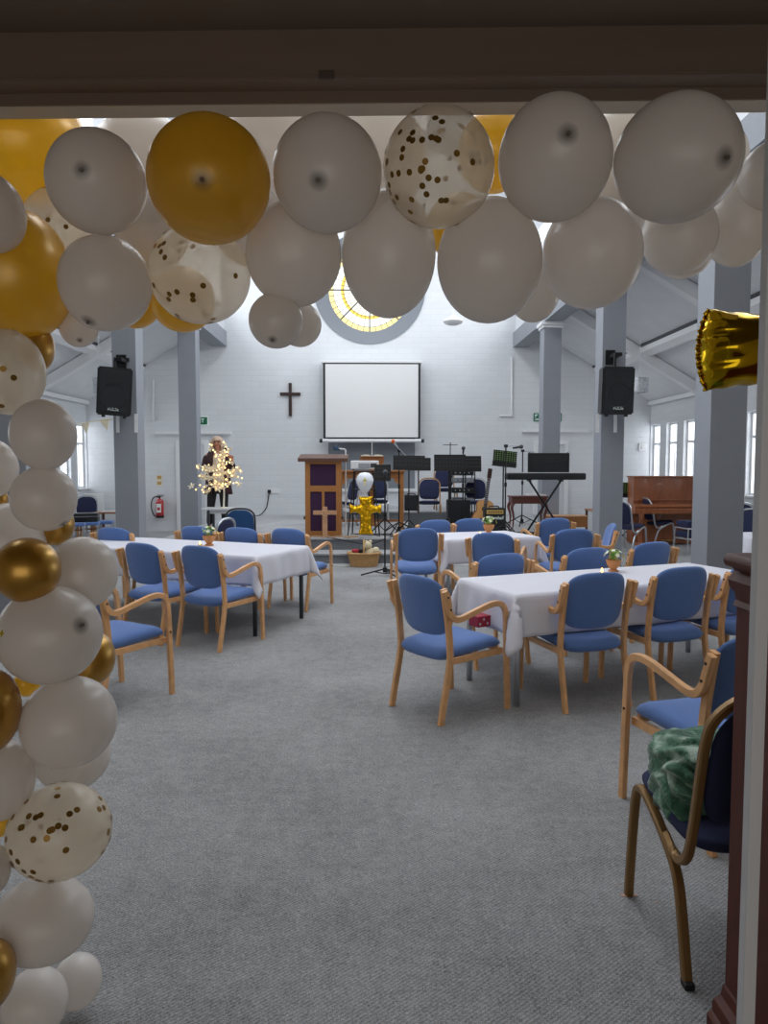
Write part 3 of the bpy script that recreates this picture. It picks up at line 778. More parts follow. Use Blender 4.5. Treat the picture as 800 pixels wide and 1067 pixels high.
# loudspeakers on the middle columns
def speaker(px, py, w, h, side, label, turn):
    Y = 10.33; p = at(px, py, Y); t = thing('loudspeaker', label, 'loudspeaker', (p.x, Y, p.z), R(turn), 'black loudspeakers on the middle columns')
    b = NB(); prism(b, [(-w/2, -.15), (w/2, -.15), (w/2*.72, .17), (-w/2*.72, .17)], 'z', -h/2, h/2)
    bmesh.ops.bevel(b, geom=b.edges[:], offset=.02, segments=2, affect='EDGES'); obj('cabinet', b, black_plastic, t)
    obj('grille', bxo(-w/2+.045, w/2-.045, -.162, -.148, -h/2+.05, h/2-.04, .006), black_grille, t)
    obj('horn', bxo(-.10, .10, -.166, -.16, h/2-.2, h/2-.09, .002), black_plastic, t)
    obj('woofer_ring', tube(NB(), [(.17*math.cos(a*PI/16), -.163, .17*math.sin(a*PI/16)-.07) for a in range(32)], .006, 6, closed=True, up=Vector((0, 1, 0))), black_plastic, t)
    text_obj('badge', 'PULSE', .055, sign_white, t, (0, -.164, -h/2+.085), (PI/2, 0, 0), True)
    for s in (-1, 1): obj('foot', bxo(s*w*.3-.02, s*w*.3+.02, -.12, -.06, -h/2-.03, -h/2+.005, .004), black_plastic, t)
    return t, p
for (px, py, side, turn, lab) in ((121, 408.5, -1, 9, 'black loudspeaker on the left middle column, tilted towards the hall'), (640, 407.5, 1, 4, 'black loudspeaker on the right middle column')):
    t, p = speaker(px, py, .47, .66, side, lab, turn)
    t.rotation_euler = (R(3), R(4 if side < 0 else -0), R(turn))
    bx_, bz = (126, 377) if side < 0 else (636, 372)
    q = at(bx_, bz, 10.58); k = thing('speaker_bracket', 'black metal wall bracket above the %s loudspeaker' % ('left' if side < 0 else 'right'), 'bracket', (q.x, 10.6, q.z), 0, 'speaker brackets')
    obj('plate', bxo(-.07, .07, -.02, 0, -.11, .10, .003), black_metal, k)
    obj('arm', box(box(NB(), -.02, .09, -.26, -.02, -.02, .03, .005), .0, .12, -.05, -.02, .0, .05, .004), black_metal, k)
    obj('post', rod(NB(), (-.01, -.24, -.0), (-.01, -.24, p.z+.30-q.z), .02), black_metal, k)
    for dx in ((-.12, .14) if side < 0 else (-.115, .145)):
        s_ = at(131 if side < 0 else 631, 431, 10.58)
        tape = NB(); P = [(0, -.0, .10), (0, -.012, .0), (.0, -.012, -.17)]
        sweep(tape, P, rect(.05, .004), up=Vector((0, 1, 0)))
        o = obj('white_strap', tape, white_plastic, k, loc=(s_.x+dx-q.x, 0, s_.z-.1-q.z))
# fire extinguisher with notice
red = mat('extinguisher_red', '#b5242a', .3, coat=.5)
p = at(166.5, 528.5, YB-.12); t = thing('fire_extinguisher', 'red fire extinguisher with black hose on the white wall by the left door', 'fire extinguisher', (p.x, YB-.12, p.z))
b = NB(); lathe(b, [(0, -.25), (.085, -.25), (.09, -.24), (.09, .12), (.075, .17), (.03, .195), (.02, .2), (.02, .22), (0, .22)], 24); obj('cylinder', b, red, t, smooth=40)
b = NB(); lathe(b, [(.091, -.25), (.0915, -.25), (.0925, -.2), (.091, -.19)], 24); obj('base_ring', b, black_plastic, t)
b = NB(); box(b, -.02, .02, -.03, .03, .22, .25, .004); box(b, -.08, .08, -.012, .012, .25, .265, .003); box(b, -.06, .1, -.012, .012, .275, .29, .003); obj('valve_handle', b, black_plastic, t)
obj('hose', tube(NB(), catmull([(-.02, 0, .235), (-.12, -.01, .24), (-.19, -.01, .12), (-.19, -.01, -.05), (-.14, -.01, -.18), (-.1, -.01, -.22)], 6), .013), black_plastic, t, smooth=True)
obj('label_panel', bxo(-.055, .055, -.0935, -.086, -.12, .08), sign_white, t)
obj('label_print', bxo(-.03, .03, -.0945, -.093, -.07, .0), red, t)
p = at(166, 500.5, YB); t = thing('safety_notice', 'small cream safety notice above the fire extinguisher', 'notice', (p.x, YB-.008, p.z))
obj('notice_plate', bxo(-.07, .07, 0, .006, -.13, .13), mat('notice_cream', '#e6dfc8', .6), t)
obj('notice_print', box(bxo(-.05, .05, -.0015, 0, .03, .11), -.05, .05, -.0015, 0, -.10, -.03), mat('notice_tan', '#c29a5c', .6), t)
# sockets and cable on the wall behind the lectern
p = at(283, 512, YB); t = thing('power_socket', 'white wall socket with a black plug and cable on the white brick wall', 'socket', (p.x, YB, p.z))
obj('socket_plate', bxo(-.05, .20, -.02, 0, -.05, .05, .004), white_plastic, t)
obj('plug', bxo(-.09, -.01, -.06, -.02, -.04, .04, .01), black_plastic, t)
e = at(262, 540, 16.6); L_o = Vector((p.x, YB, p.z))
P = [Vector((-.05, -.05, -.02)), Vector((-.10, -.05, -.3)), at(277, 530, YB-.1)-L_o, at(270, 539, YB-.3)-L_o, at(256, 541, YB-.7)-L_o, at(240, 542, YB-1)-L_o]
for v in P[3:]: v.z = ZS+.012-L_o.z
obj('cable', tube(NB(), catmull(P, 6), .012), cord_black, t, smooth=True)

# lectern
Yl = 12.0; a, c = at(317.5, 476, Yl), at(355.5, 557, Yl); w = (c.x-a.x)/2; cx = (a.x+c.x)/2; hl = a.z-.38
t = thing('lectern', 'oak lectern with dark purple fabric panels and a dark sloping top at the stage edge', 'lectern', (cx, Yl+.2, ZS))
hh = hl-.06
def fr(z0, z1, x0, x1, name='rail', y=-.2): return obj(name, bxo(x0, x1, y, y+.035, z0, z1, .004), oak, t)
fr(0, hh, -w, -w+.085, 'stile'); fr(0, hh, w-.085, w, 'stile')
fr(hh-.06, hh, -w+.085, w-.085); fr(hh*.59, hh*.67, -w+.085, w-.085); fr(.0, .09, -w+.085, w-.085); fr(.09, hh*.59, -.022, .022, 'mullion')
obj('upper_fabric_panel', bxo(-w+.085, w-.085, -.185, -.17, hh*.67, hh-.06), purple_fab, t)
for s in (-1, 1):
    obj('lower_fabric_panel', bxo(min(s*.022, s*(w-.085)), max(s*.022, s*(w-.085)), -.185, -.17, .09, hh*.59), purple_fab, t)
    obj('side_panel', bxo(s*w-.012 if s > 0 else -w, w if s > 0 else -w+.012, -.165, .2, 0, hh, .002), oak, t)
    obj('side_knob', bxo(min(s*w, s*(w+.03)), max(s*w, s*(w+.03)), -.17, -.11, .28, .33, .006), dark_oak, t)
tp = NB(); prism(tp, [(-.26, hh-.02), (-.26, hh+.035), (.24, hh+.11), (.26, hh+.06), (.2, hh)], 'x', -w-.11, w+.11); obj('sloping_top', tp, dark_oak, t)
# things on the lectern
# blue webcam lamp arm beyond the lectern
def rod2(b, x0, y0, x1, y1, Y, r, o, n=8): rod(b, at(x0, y0, Y)-o, at(x1, y1, Y)-o, r, n)
o_ = at(360, 476, 12.7); o_.z = at(360, 479, 12.7).z
# desk
Yd = 13.6; a, c = at(356, 490, Yd), at(416, 533, Yd); cx = (a.x+c.x)/2; w = (c.x-a.x)/2+.04; top = a.z
t = thing('wooden_table', 'carved oak communion table on stage carrying the white projector', 'table', (cx, Yd, ZS)); hz = top-ZS
obj('tabletop', bxo(-w-.05, w+.05, -.3, .3, hz-.035, hz, .008), oak_h, t)
for sx in (-1, 1):
    for sy in (-1, 1):
        obj('leg', bxo(sx*w-.03, sx*w+.03, sy*.24-.03, sy*.24+.03, 0, hz-.035, .005), oak, t)
    b = NB(); prism(b, [(sx*(w-.03), hz-.035), (sx*(w-.25), hz-.035), (sx*(w-.24), hz-.10), (sx*(w-.16), hz-.12), (sx*(w-.14), hz-.2), (sx*(w-.07), hz-.26), (sx*(w-.03), hz-.40)], 'y', -.25, -.23); obj('carved_bracket', b, oak, t)
obj('apron', bxo(-w+.03, w-.03, -.255, -.235, hz-.15, hz-.035, .003), oak_h, t)
obj('foot_rail', bxo(-w+.03, w-.03, -.02, .02, .12, .16, .003), oak_h, t)
# projector
Yp = 13.45; a, c = at(365.5, 479.5, Yp), at(394.5, 489.5, Yp); w = (c.x-a.x)/2
ptop = top+.001
t = thing('projector', 'white video projector standing on the oak table', 'projector', ((a.x+c.x)/2, Yp, ptop))
hp_ = a.z-c.z
obj('casing', bxo(-w, w, -.17, .17, .02, hp_, .02), white_plastic, t)
obj('vent_grille', bxo(-w*.45, w*.35, -.178, -.168, .04, hp_-.05, .003), mat('grey_grille', '#9a9da3', .6), t)
obj('port_panel', bxo(w*.4, w*.85, -.178, -.168, .05, hp_-.05, .003), dark_metal, t)
for s in (-1, 1): obj('foot', bxo(s*w*.8-.02, s*w*.8+.02, -.15, .15, 0, .021, .004), dark_metal, t)
# book rest with open book
Yb2 = 14.2; a, c = at(375, 473.5, Yb2), at(400, 482, Yb2); cx = (a.x+c.x)/2; w = (c.x-a.x)/2
t = thing('book_stand', 'small wooden book rest on the wooden table behind the projector', 'book stand', (cx, Yb2, ZS))
zt = c.z-ZS
obj('pedestal', bxo(-.05, .05, -.03, .03, .03, zt, .006), oak, t); obj('base', bxo(-.16, .16, -.16, .16, 0, .04, .01), oak, t)
obj('rest', bxo(-w, w, -.03, .0, zt, zt+.12, .006, Matrix.Translation((0, 0, 0))), oak_h, t)
b = NB(); prism(b, [(w-.02, zt), (w-.02, zt-.18), (w-.10, zt-.08), (w-.14, zt)], 'y', -.02, 0); obj('bracket', b, oak, t)
t2 = thing('open_book', 'open book lying on the small wooden book rest', 'book', (cx, Yb2-.0, a.z-.035))
for s in (-1, 1):
    b = NB(); P = [(0, 0), (s*.06, .03), (s*.14, .032), (s*(w-.02), .018), (s*(w-.02), .0)]; prism(b, P, 'y', -.10, .14); obj('pages', b, mat('page_cream%d' % s, '#e5dcc8', .8), t2)
obj('marker', bxo(-.006, .006, -.02, 0, .0, .28), white_plastic, t2)
t.location.z = ZS
# clip lamp with blue head behind the lectern
t = thing('desk_lamp', 'small blue headed lamp on a bent white arm behind the lectern top', 'lamp', (at(360, 476, 12.35).x, 12.35, at(360, 476, 12.35).z))
L_o = Vector(t.location)
zl = ZS+hl
obj('arm', tube(NB(), [at(360, 486, 12.35)-L_o, at(360, 469, 12.35)-L_o, at(359, 468, 12.35)-L_o, at(352, 467.5, 12.35)-L_o], .012), white_plastic, t)
b = NB(); c_ = at(350.5, 467, 12.3)-L_o; box(b, c_.x-.05, c_.x+.04, c_.y-.04, c_.y+.04, c_.z-.03, c_.z+.03, .012); obj('head', b, mat('lamp_blue', '#27486a', .4), t)
b = NB(); rod(b, c_+Vector((0, 0, .02)), c_+Vector((.05, 0, .06)), .008); rod(b, c_, c_+Vector((.06, 0, -.03)), .012); obj('clip', b, black_plastic, t)
obj('stem', rod(NB(), at(360, 486, 12.35)-L_o, Vector((at(360, 486, 12.35).x-L_o.x, 0, ZS-L_o.z)), .012), white_plastic, t)
# small wooden cross leaning before the lectern
Yc = 11.84; a, c = at(338.5, 528, Yc), at(338.5, 557, Yc); hz = a.z-ZS
t = thing('wooden_cross', 'small pale wooden cross bound with twine in front of the lectern', 'cross', (a.x, Yc, ZS))
palew = mat('pale_raw_wood', '#c69873', .6, var=.15, vscale=30)
obj('upright', bxo(-.038, .038, -.02, .02, 0, hz, .006), palew, t)
obj('crossbar', bxo(-.19, .19, -.035, -.018, hz-.13, hz-.06, .006), palew, t)
obj('twine', tube(NB(), [(.05*math.cos(k*PI/6), -.03+.03*math.sin(k*PI/6)*.6, hz-.095+.05*math.sin(k*PI/6)) for k in range(12)], .006, 6, closed=True), mat('jute_twine', '#cbb08a', .9), t)
# shavings, string and bits on the stage edge
bits = mat('tan_scraps', '#b99b80', .9)
rnd = random.Random(5); b = NB()
for k in range(60):
    x = rnd.uniform(at(314, 557, 11.85).x, at(372, 557, 11.85).x); y = rnd.uniform(11.74, 11.95); s = rnd.uniform(.01, .035)
    box(b, x-s, x+s, y-s*.5, y+s*.5, ZS+.0, ZS+s*.8, 0, None)
o = obj('wood_scraps', b, bits); tag(o, 'scattered wood scraps and dry petals along the stage edge by the lectern', 'scraps', kind='stuff')
for i, (pts, lab) in enumerate(((((330, 559), (350, 561.5), (368, 565), (385, 567), (400, 562), (410, 556)), 'black cable drooping over the stage front edge behind the basket'),)):
    P = [at(x, y, 11.70) for x, y in pts]; P[0].y = P[-1].y = 11.9; P[0].z = P[-1].z = ZS+.01
    o = obj('stage_cable', tube(NB(), catmull(P, 5), .008), cord_black, smooth=True); tag(o, lab, 'cable')

# foil cross balloon, white balloon with gold print, and black folding frame
gold_foil = mat('gold_foil', '#e8b422', .2, metal=1.0, bump=.5, bscale=18)
t = thing('folding_stand', 'black folding metal stand behind the gold foil cross', 'stand', (at(379, 540, 12.15).x, 12.15, ZS))
L_o = Vector(t.location); 
def fp(x, y, Y, dz=0): return at(x, y, Y)-L_o
topz = at(379, 491, 12.2).z-ZS
for s in (-1, 1):
    obj('leg', rod(NB(), (s*.16, .02, topz), (s*.26, -.26, 0.01), .012), black_metal, t); obj('leg', rod(NB(), (s*.15, .03, topz), (s*.20, .34, 0.01), .012), black_metal, t)
b = NB(); rod(b, (-.16, .02, topz), (.16, .02, topz), .012); rod(b, (-.185, -.05, topz*.72), (.185, -.05, topz*.72), .012); rod(b, (-.22, -.15, topz*.35), (.22, -.15, topz*.35), .012); obj('crossbar', b, black_metal, t)
Yf = 11.8; o0 = at(381, 557, Yf)
t = thing('foil_cross_balloon', 'shiny gold foil balloon shaped like a cross below the white balloon', 'balloon', (o0.x, Yf, o0.z))
def puffy(poly, th, m, name, parent, loc=(0, 0, 0), seed=0, sub=3):
    """inflated foil shape: outline (x,z), triangulated grid pushed out by distance to the outline"""
    xs = [p[0] for p in poly]; zs = [p[1] for p in poly]
    step = (max(zs)-min(zs))/46
    def inside(x, z):
        c = False; n = len(poly)
        for i in range(n):
            x1, z1_ = poly[i]; x2, z2_ = poly[(i+1) % n]
            if (z1_ > z) != (z2_ > z) and x < (x2-x1)*(z-z1_)/(z2_-z1_)+x1: c = not c
        return c
    def dist(x, z):
        d = 9
        for i in range(len(poly)):
            a = Vector(poly[i]); b_ = Vector(poly[(i+1) % len(poly)]); p = Vector((x, z)); ab = b_-a
            u = max(0, min(1, (p-a).dot(ab)/ab.length_squared)); d = min(d, (p-a-ab*u).length)
        return d
    bm = NB(); f1 = bm.faces.new([bm.verts.new((x, 0, z)) for x, z in poly])
    zz = min(zs)+step
    def cut_(co, no): bmesh.ops.bisect_plane(bm, geom=bm.verts[:]+bm.edges[:]+bm.faces[:], plane_co=co, plane_no=no)
    while zz < max(zs): cut_((0, 0, zz), (0, 0, 1)); zz += step
    xx = min(xs)+step
    while xx < max(xs): cut_((xx, 0, 0), (1, 0, 0)); xx += step
    bmesh.ops.triangulate(bm, faces=bm.faces[:])
    D = {v: dist(v.co.x, v.co.z) for v in bm.verts}; bmesh.ops.recalc_face_normals(bm, faces=bm.faces[:])
    g = bmesh.ops.duplicate(bm, geom=bm.verts[:]+bm.edges[:]+bm.faces[:]); mp_ = g['vert_map']
    front = [v for v in D]
    for v in front:
        d = D[v]; q = min(1, d/th); hgt = th*math.sqrt(max(0, 1-(1-q)**2))*.8
        n_ = noise.noise(Vector((v.co.x*22, v.co.z*22, seed)))*th*.16*min(1, d/(th*.3)) + .5*noise.noise(Vector((v.co.x*60, v.co.z*60, seed)))*th*.12*(1-q)
        w_ = mp_[v]; v.co.y = -hgt-n_ if d > 1e-5 else 0; w_.co.y = hgt+n_ if d > 1e-5 else 0
    bmesh.ops.remove_doubles(bm, verts=bm.verts[:], dist=1e-5)
    return obj(name, bm, m, parent, smooth=True, loc=loc)
k = 12.0/760
def X_(x): return (x-381)*Yf/760
def Z_(y): return (557-y)*Yf/760
cr = [(373, 557), (389, 557), (387, 550), (387, 536), (392, 533.5), (397.5, 535.5), (397.5, 524.5), (392, 527), (387, 525), (388, 519), (389, 517), (372.5, 517), (374, 519), (375, 525), (370, 527), (364, 524.5), (364, 535.5), (370, 533.5), (375, 536), (375, 550)]
puffy([(X_(x), Z_(y)) for x, y in cr], .075, gold_foil, 'foil_body', t)
white_lat = mat('white_balloon_print', '#e6ebf4', .25, coat=.3)
o1 = at(380, 503.5, Yf); t = thing('printed_balloon', 'small white balloon with a pale gold cross print above the foil cross', 'balloon', (o1.x, Yf, o1.z))
b = NB(); lathe(b, [(0, -.205), (.018, -.20), (.012, -.185), (.04, -.165), (.10, -.08), (.135, .0), (.145, .05), (.125, .12), (.075, .165), (0, .18)], 28); obj('skin', b, white_lat, t, smooth=True)
b = NB(); box(b, -.01, .01, -.149, -.144, -.03, .10); box(b, -.04, .04, -.149, -.144, .04, .06); obj('cross_print', b, mat('pale_gold_print', '#e8dc8a', .4), t)
obj('ribbon', rod(NB(), (0, 0, -.2), (0, 0, o0.z+.6-o1.z-.03), .004), white_plastic, t)

# gift basket on the floor in front of the steps
q0 = gp(379, 591); t = thing('wicker_basket', 'wicker gift basket with a tall hoop handle on the carpet before the steps', 'basket', (q0.x, q0.y+.12, 0))
wick = mat('wicker', '#c39a66', .7, var=.25, vscale=60, bump=1.0, bscale=80)
b = NB(); 
def ell(rx, ry, z, n=36): return [(rx*math.cos(2*PI*k/n), ry*math.sin(2*PI*k/n), z) for k in range(n)]
for k in range(9):
    z = .012+k*.021; s = 1+.022*k
    tube(b, [(x*(1+.03*math.sin(i*PI)), y, zz) for i, (x, y, zz) in enumerate(ell(.20*s, .14*s, z))], .012, 6, closed=True)
prism(b, [(x, y) for x, y, _ in ell(.195, .135, 0)], 'z', .0, .012)
obj('woven_body', b, wick, t, smooth=True)
obj('rim', tube(NB(), ell(.252, .18, .205), .018, 8, closed=True), wick, t, smooth=True)
hz = at(379, 563, q0.y+.12).z
obj('handle', tube(NB(), catmull([(0, -.18, .16), (0, -.17, .3), (0, -.10, hz*.97), (0, 0, hz), (0, .10, hz*.97), (0, .17, .3), (0, .18, .16)], 6), .013), wick, t, smooth=True)
pl_ = mat('cream_plush', '#dccfae', .95, bump=.6, bscale=60)
u = thing('plush_toy', 'cream plush toy sitting in the wicker basket', 'toy', (q0.x+.10, q0.y+.12, .14))
b = NB()
for (x, y, z, r_, sz) in ((0, 0, .06, .085, 1), (-.04, -.01, .18, .065, 1), (.085, -.02, .10, .06, 1), (-.06, -.01, .235, .028, 1), (.0, -.01, .24, .028, 1)):
    bmesh.ops.create_uvsphere(b, u_segments=16, v_segments=10, radius=r_, matrix=Matrix.Translation((x, y, z)))
obj('body', b, pl_, u, smooth=True)
u = thing('red_flower', 'red artificial flower on the left of the wicker basket', 'flower', (q0.x-.13, q0.y+.10, .16)); 
obj('petals', (lambda b: [bmesh.ops.create_uvsphere(b, u_segments=10, v_segments=6, radius=.028, matrix=Matrix.Translation((.03*math.cos(a), .03*math.sin(a), .08+.01*math.sin(3*a)))) for a in [k*PI/3 for k in range(6)]] and b)(NB()), mat('red_petal', '#b5263e', .6), u, smooth=True)
b = NB(); rod(b, (0, 0, 0), (0, 0, .08), .006); rod(b, (0, 0, .02), (-.12, 0, .16), .004); obj('stem', b, mat('dry_stem', '#8a7552', .8), u)
u = thing('gift_item', 'dark wrapped item tucked behind the handle of the wicker basket', 'gift', (q0.x-.02, q0.y+.16, .12)); obj('wrapping', bxo(-.07, .07, -.04, .04, 0, .14, .015), black_plastic, u)

# -------- stands
def tripod(b, x, y, z, r, h=.18, n=3, a0=.5, rr=.011):
    for k in range(n):
        a = a0+2*PI*k/n; rod(b, (x, y, z+h), (x+r*math.cos(a), y+r*math.sin(a), z+.012), rr); rod(b, (x, y, z+.03), (x+r*.5*math.cos(a), y+r*.5*math.sin(a), z+.012+h*.5), rr*.7)
def mic_stand(px, ytop, Y, zb, label, boom=None, mic=None, micm=None, legs=.28, a0=.3, lowbase=False):
    a = at(px, ytop, Y); t = thing('microphone_stand', label, 'microphone stand', (a.x, Y, zb)); L = Vector(t.location); hh = a.z-zb
    obj('pole', box(rod(NB(), (0, 0, .05), (0, 0, hh), .012), -.02, .02, -.02, .02, hh*.55, hh*.55+.07, .005), black_metal, t)
    b = NB(); tripod(b, 0, 0, 0, legs, .10 if lowbase else .2, a0=a0); box(b, -.03, .03, -.03, .03, .05, .12, .008); obj('tripod_base', b, black_metal, t)
    if boom:
        p, q = at(boom[0], boom[1], Y)-L, at(boom[2], boom[3], Y-.05)-L
        obj('boom', rod(NB(), p, q, .010), silver, t)
        obj('clutch', bxo(-.03, .03, -.03, .03, hh-.02, hh+.03, .01), black_plastic, t)
    if mic:
        p, q = at(mic[0], mic[1], Y-.05)-L, at(mic[2], mic[3], Y-.08)-L
        m_ = obj('microphone', sweep(NB(), [p, q], circ(.016, 10), up=Vector((.2, .9, .1))), black_plastic if micm is None else silver, t)
        b = NB(); bmesh.ops.create_uvsphere(b, u_segments=12, v_segments=8, radius=.035, matrix=Matrix.Translation(q)); obj('microphone_head', b, micm or dark_metal, m_, smooth=True)
    return t
org = mat('orange_windscreen', '#d5642a', .9)
q = gp(400.5, 600); mic_stand(401, 490, q.y, 0, 'tall black microphone stand on the carpet in front of the stage steps', mic=(401, 497, 401.5, 492), legs=.34, a0=PI*1.0, lowbase=True)
mic_stand(415.7, 470, 12.5, ZS, 'boom microphone stand with an orange windscreen at the right of the oak table', boom=(423, 475, 413, 465), mic=(414, 466, 409.5, 460), micm=org, legs=.4, a0=.1)
mic_stand(482.5, 470, 12.9, ZS, 'upright microphone stand in front of the right pair of music stands', mic=(482.5, 472, 482.7, 467), legs=.25)
mic_stand(527, 465, 12.05, ZS, 'boom microphone stand in front of the guitar amplifier, arm pointing right', boom=(526, 465, 545, 464), mic=(534, 467, 543, 465.5), legs=.32, a0=.9)
mic_stand(544.5, 470, 14.2, ZS, 'thin light stand left of the keyboard with a short crossbar', boom=(543, 469.5, 557, 471.5), legs=.38, a0=.2)
def music_stand(x0, y0, x1, y1, px, Y, zb, label, tilt=10, roll=0, holes=False, papers=None):
    a, c = at(x0, y0, Y), at(x1, y1, Y); w = (c.x-a.x)/2; h = (a.z-c.z)/2
    P = at(px, (y0+y1)/2, Y)
    t = thing('music_stand', label, 'music stand', (P.x, Y, zb), 0, 'black music stands')
    cx = (a.x+c.x)/2-P.x; cz = (a.z+c.z)/2-zb
    M = Matrix.Translation((cx, -.03, cz)) @ Matrix.Rotation(R(roll), 4, 'Y') @ Matrix.Rotation(R(-tilt), 4, 'X')
    if holes:
        b = NB(); nx, nz = 9, 6
        for i in range(nx+1): xx = -w+.02+(2*w-.04)*i/nx; box(b, xx-.009, xx+.009, -.003, .003, -h+.06, h, 0, M)
        for j in range(nz+1): zz = -h+.06+(2*h-.06)*j/nz; box(b, -w, w, -.0035, .0035, zz-.008, zz+.008, 0, M)
        box(b, -w, w, -.003, .003, -h, -h+.08, 0, M)
        obj('desk', b, black_metal, t)
    else:
        obj('desk', bxo(-w, w, -.004, .004, -h, h, .003, M), black_metal, t)
        b = NB()
        for i in range(9):
            for j in range(3): zz = -h+.08+j*.07; xx = -w*.8+i*w*.2; box(b, xx-.006, xx+.006, -.0055, -.0035, zz-.006, zz+.006, 0, M)
        obj('desk_holes', b, dark_metal, t)
    obj('ledge', bxo(-w, w, .0, .06, -h, -h+.006, 0, M), black_metal, t)
    obj('pole', rod(NB(), (0, 0, .05), (0, .01, cz), .013), black_metal, t)
    b = NB(); tripod(b, 0, 0, 0, .26, .25, a0=.5); obj('tripod_base', b, black_metal, t)
    b = NB(); 
    for s in (-1, 1): rod(b, (0, 0, cz-h*.9), (s*.10+cx*.5, -.01, cz-h*.1), .007)
    obj('yoke', b, black_metal, t)
    if papers:
        o = obj('sheet_music', bxo(-w*.9, w*.9, .008, .012, -h*.8, h*.95, 0, M), papers, t)
    return t
paper_green = mat('green_tinted_sheet', '#b9d9a0', .8)
nt_ = paper_green.node_tree; tl_n = nt_.nodes.new('ShaderNodeBsdfTranslucent'); tl_n.inputs[0].default_value = srgb('#bfe28c'); mx_n = nt_.nodes.new('ShaderNodeMixShader'); mx_n.inputs[0].default_value = .6
nt_.links.new(nt_.nodes['Principled BSDF'].outputs[0], mx_n.inputs[1]); nt_.links.new(tl_n.outputs[0], mx_n.inputs[2]); nt_.links.new(mx_n.outputs[0], nt_.nodes['Material Output'].inputs[0])
music_stand(390, 484, 407, 501, 401, 12.7, ZS, 'small black music stand in front of the oak table, behind the tall microphone stand')
music_stand(409.5, 474.5, 442.5, 489.5, 426, 12.35, ZS, 'broad black music stand standing right of the oak table', roll=1)
music_stand(428, 477, 448.5, 490, 436, 13.0, ZS, 'black music stand overlapped from the left by the broad one')
music_stand(452, 473.5, 485, 490.5, 468, 12.8, ZS, 'black music stand with a thin upright cross piece above it')
music_stand(484, 475, 501, 491, 485, 13.1, ZS, 'black music stand at the right end of the dark row, left of the guitar')
music_stand(513, 470, 538, 486, 524.5, 12.6, ZS, 'black perforated music stand with green sheets above the guitar', tilt=12, roll=6, holes=True, papers=paper_green)
p = gp(654, 560); music_stand(648, 503, 664, 518, 656, 14.6, 0, 'black wire music stand left of the brown piano', holes=True, papers=paper_green)
# cymbal like cross piece
p = at(469, 474, 13.1); t = thing('percussion_stand', 'thin stand with a short flat crossbar above the music stands', 'stand', (p.x, 13.1, ZS)); hz = at(469, 461, 13.1).z-ZS
b = NB(); rod(b, (0, 0, .05), (0, 0, hz), .009); tripod(b, 0, 0, 0, .25); obj('pole', b, black_metal, t)
obj('crossbar', bxo(-.13, .13, -.05, .05, hz-.05, hz-.04, .003), black_metal, t)

# amps and cases
def amp(x0, y0, x1, y1, Y, depth, zb, name, label, brand=None, panel=None, cat='amplifier'):
    a, c = at(x0, y0, Y), at(x1, y1, Y); w = (c.x-a.x)/2; h = a.z-zb
    t = thing(name, label, cat, ((a.x+c.x)/2, Y, zb))
    obj('cabinet', bxo(-w, w, 0, depth, .012, h, .015), black_plastic, t)
    obj('grille_cloth', bxo(-w+.03, w-.03, -.006, .002, .04, h-(.12 if panel else .04), .002), black_grille, t)
    for s in (-1, 1): obj('foot', bxo(s*w*.8-.02, s*w*.8+.02, .02, depth-.02, 0, .013), black_plastic, t)
    if panel:
        obj('control_panel', bxo(-w+.03, w-.03, -.008, .002, h-.10, h-.03, .002), panel, t)
        for k in range(6): obj('knob', rod(NB(), (-w*.6+k*w*.24, -.02, h-.065), (-w*.6+k*w*.24, -.007, h-.065), .010, 10), screw, t)
    if brand: text_obj('badge', brand, .075, sign_white, t, (.02, -.009, h-.165), (PI/2, 0, 0), True, .25)
    obj('handle', tube(NB(), catmull([(-.08, depth/2, h), (-.07, depth/2, h+.025), (.07, depth/2, h+.025), (.08, depth/2, h)], 4), .010), black_plastic, t, smooth=True)
    return t
brass = mat('brass_panel', '#d4b066', .35, metal=.5)
amp(505, 529.5, 526, 553, 12.2, .22, ZS, 'guitar_amplifier', 'small black guitar amplifier with a gold control panel beside the guitar', 'Marshall', brass)
amp(466.5, 521, 490, 546, 13.3, .3, ZS, 'bass_amplifier', 'plain black amplifier cabinet between the gold framed chairs and the guitar', None)
amp(421.5, 516, 436, 532.5, 15.4, .3, .59, 'black_case', 'black equipment case on the raised platform left of the gold framed chairs', None, cat='case')
# wedge monitor
a, c = at(426, 535, 12.9), at(466, 551, 12.9); w = (c.x-a.x)/2
t = thing('monitor_wedge', 'dark grey sloping monitor speaker lying on stage below the gold framed chairs', 'monitor speaker', ((a.x+c.x)/2, 12.9, ZS))
b = NB(); prism(b, [(-.15, 0), (-.17, .08), (0, a.z-ZS), (.16, a.z-ZS-.02), (.2, 0)], 'x', -w, w); obj('cabinet', b, mat('dark_grey_carpet_cover', '#3b4043', .8), t)
b = NB(); rod(b, (-w+.05, -.12, .1), (w-.05, -.12, .1), .006); obj('grille_edge', b, black_metal, t)
# electronics rack
t = thing('equipment_rack', 'rack of silver and black sound equipment behind the music stands', 'equipment rack', (at(482, 520, 14.6).x, 14.8, ZS)); zr = [.55, .75, .95, 1.1]
b = NB()
for s in (-1, 1):
    for y in (-.2, .2): rod(b, (s*.24, y, 0), (s*.24, y, 1.15), .012)
obj('rack_frame', b, black_metal, t)
for i, z in enumerate(zr):
    u = obj('shelf', bxo(-.25, .25, -.22, .22, z-.13, z-.12), dark_metal, t)
    v = obj('equipment_unit', bxo(-.22, .22, -.21, .2, z-.12, z-.03, .005), black_plastic if i % 2 else mat('grey_unit%d' % i, '#8c9198', .4, metal=.4), t)
    for k in range(4): obj('dial', rod(NB(), (-.15+k*.09, -.225, z-.075), (-.15+k*.09, -.21, z-.075), .014, 10), silver, v)

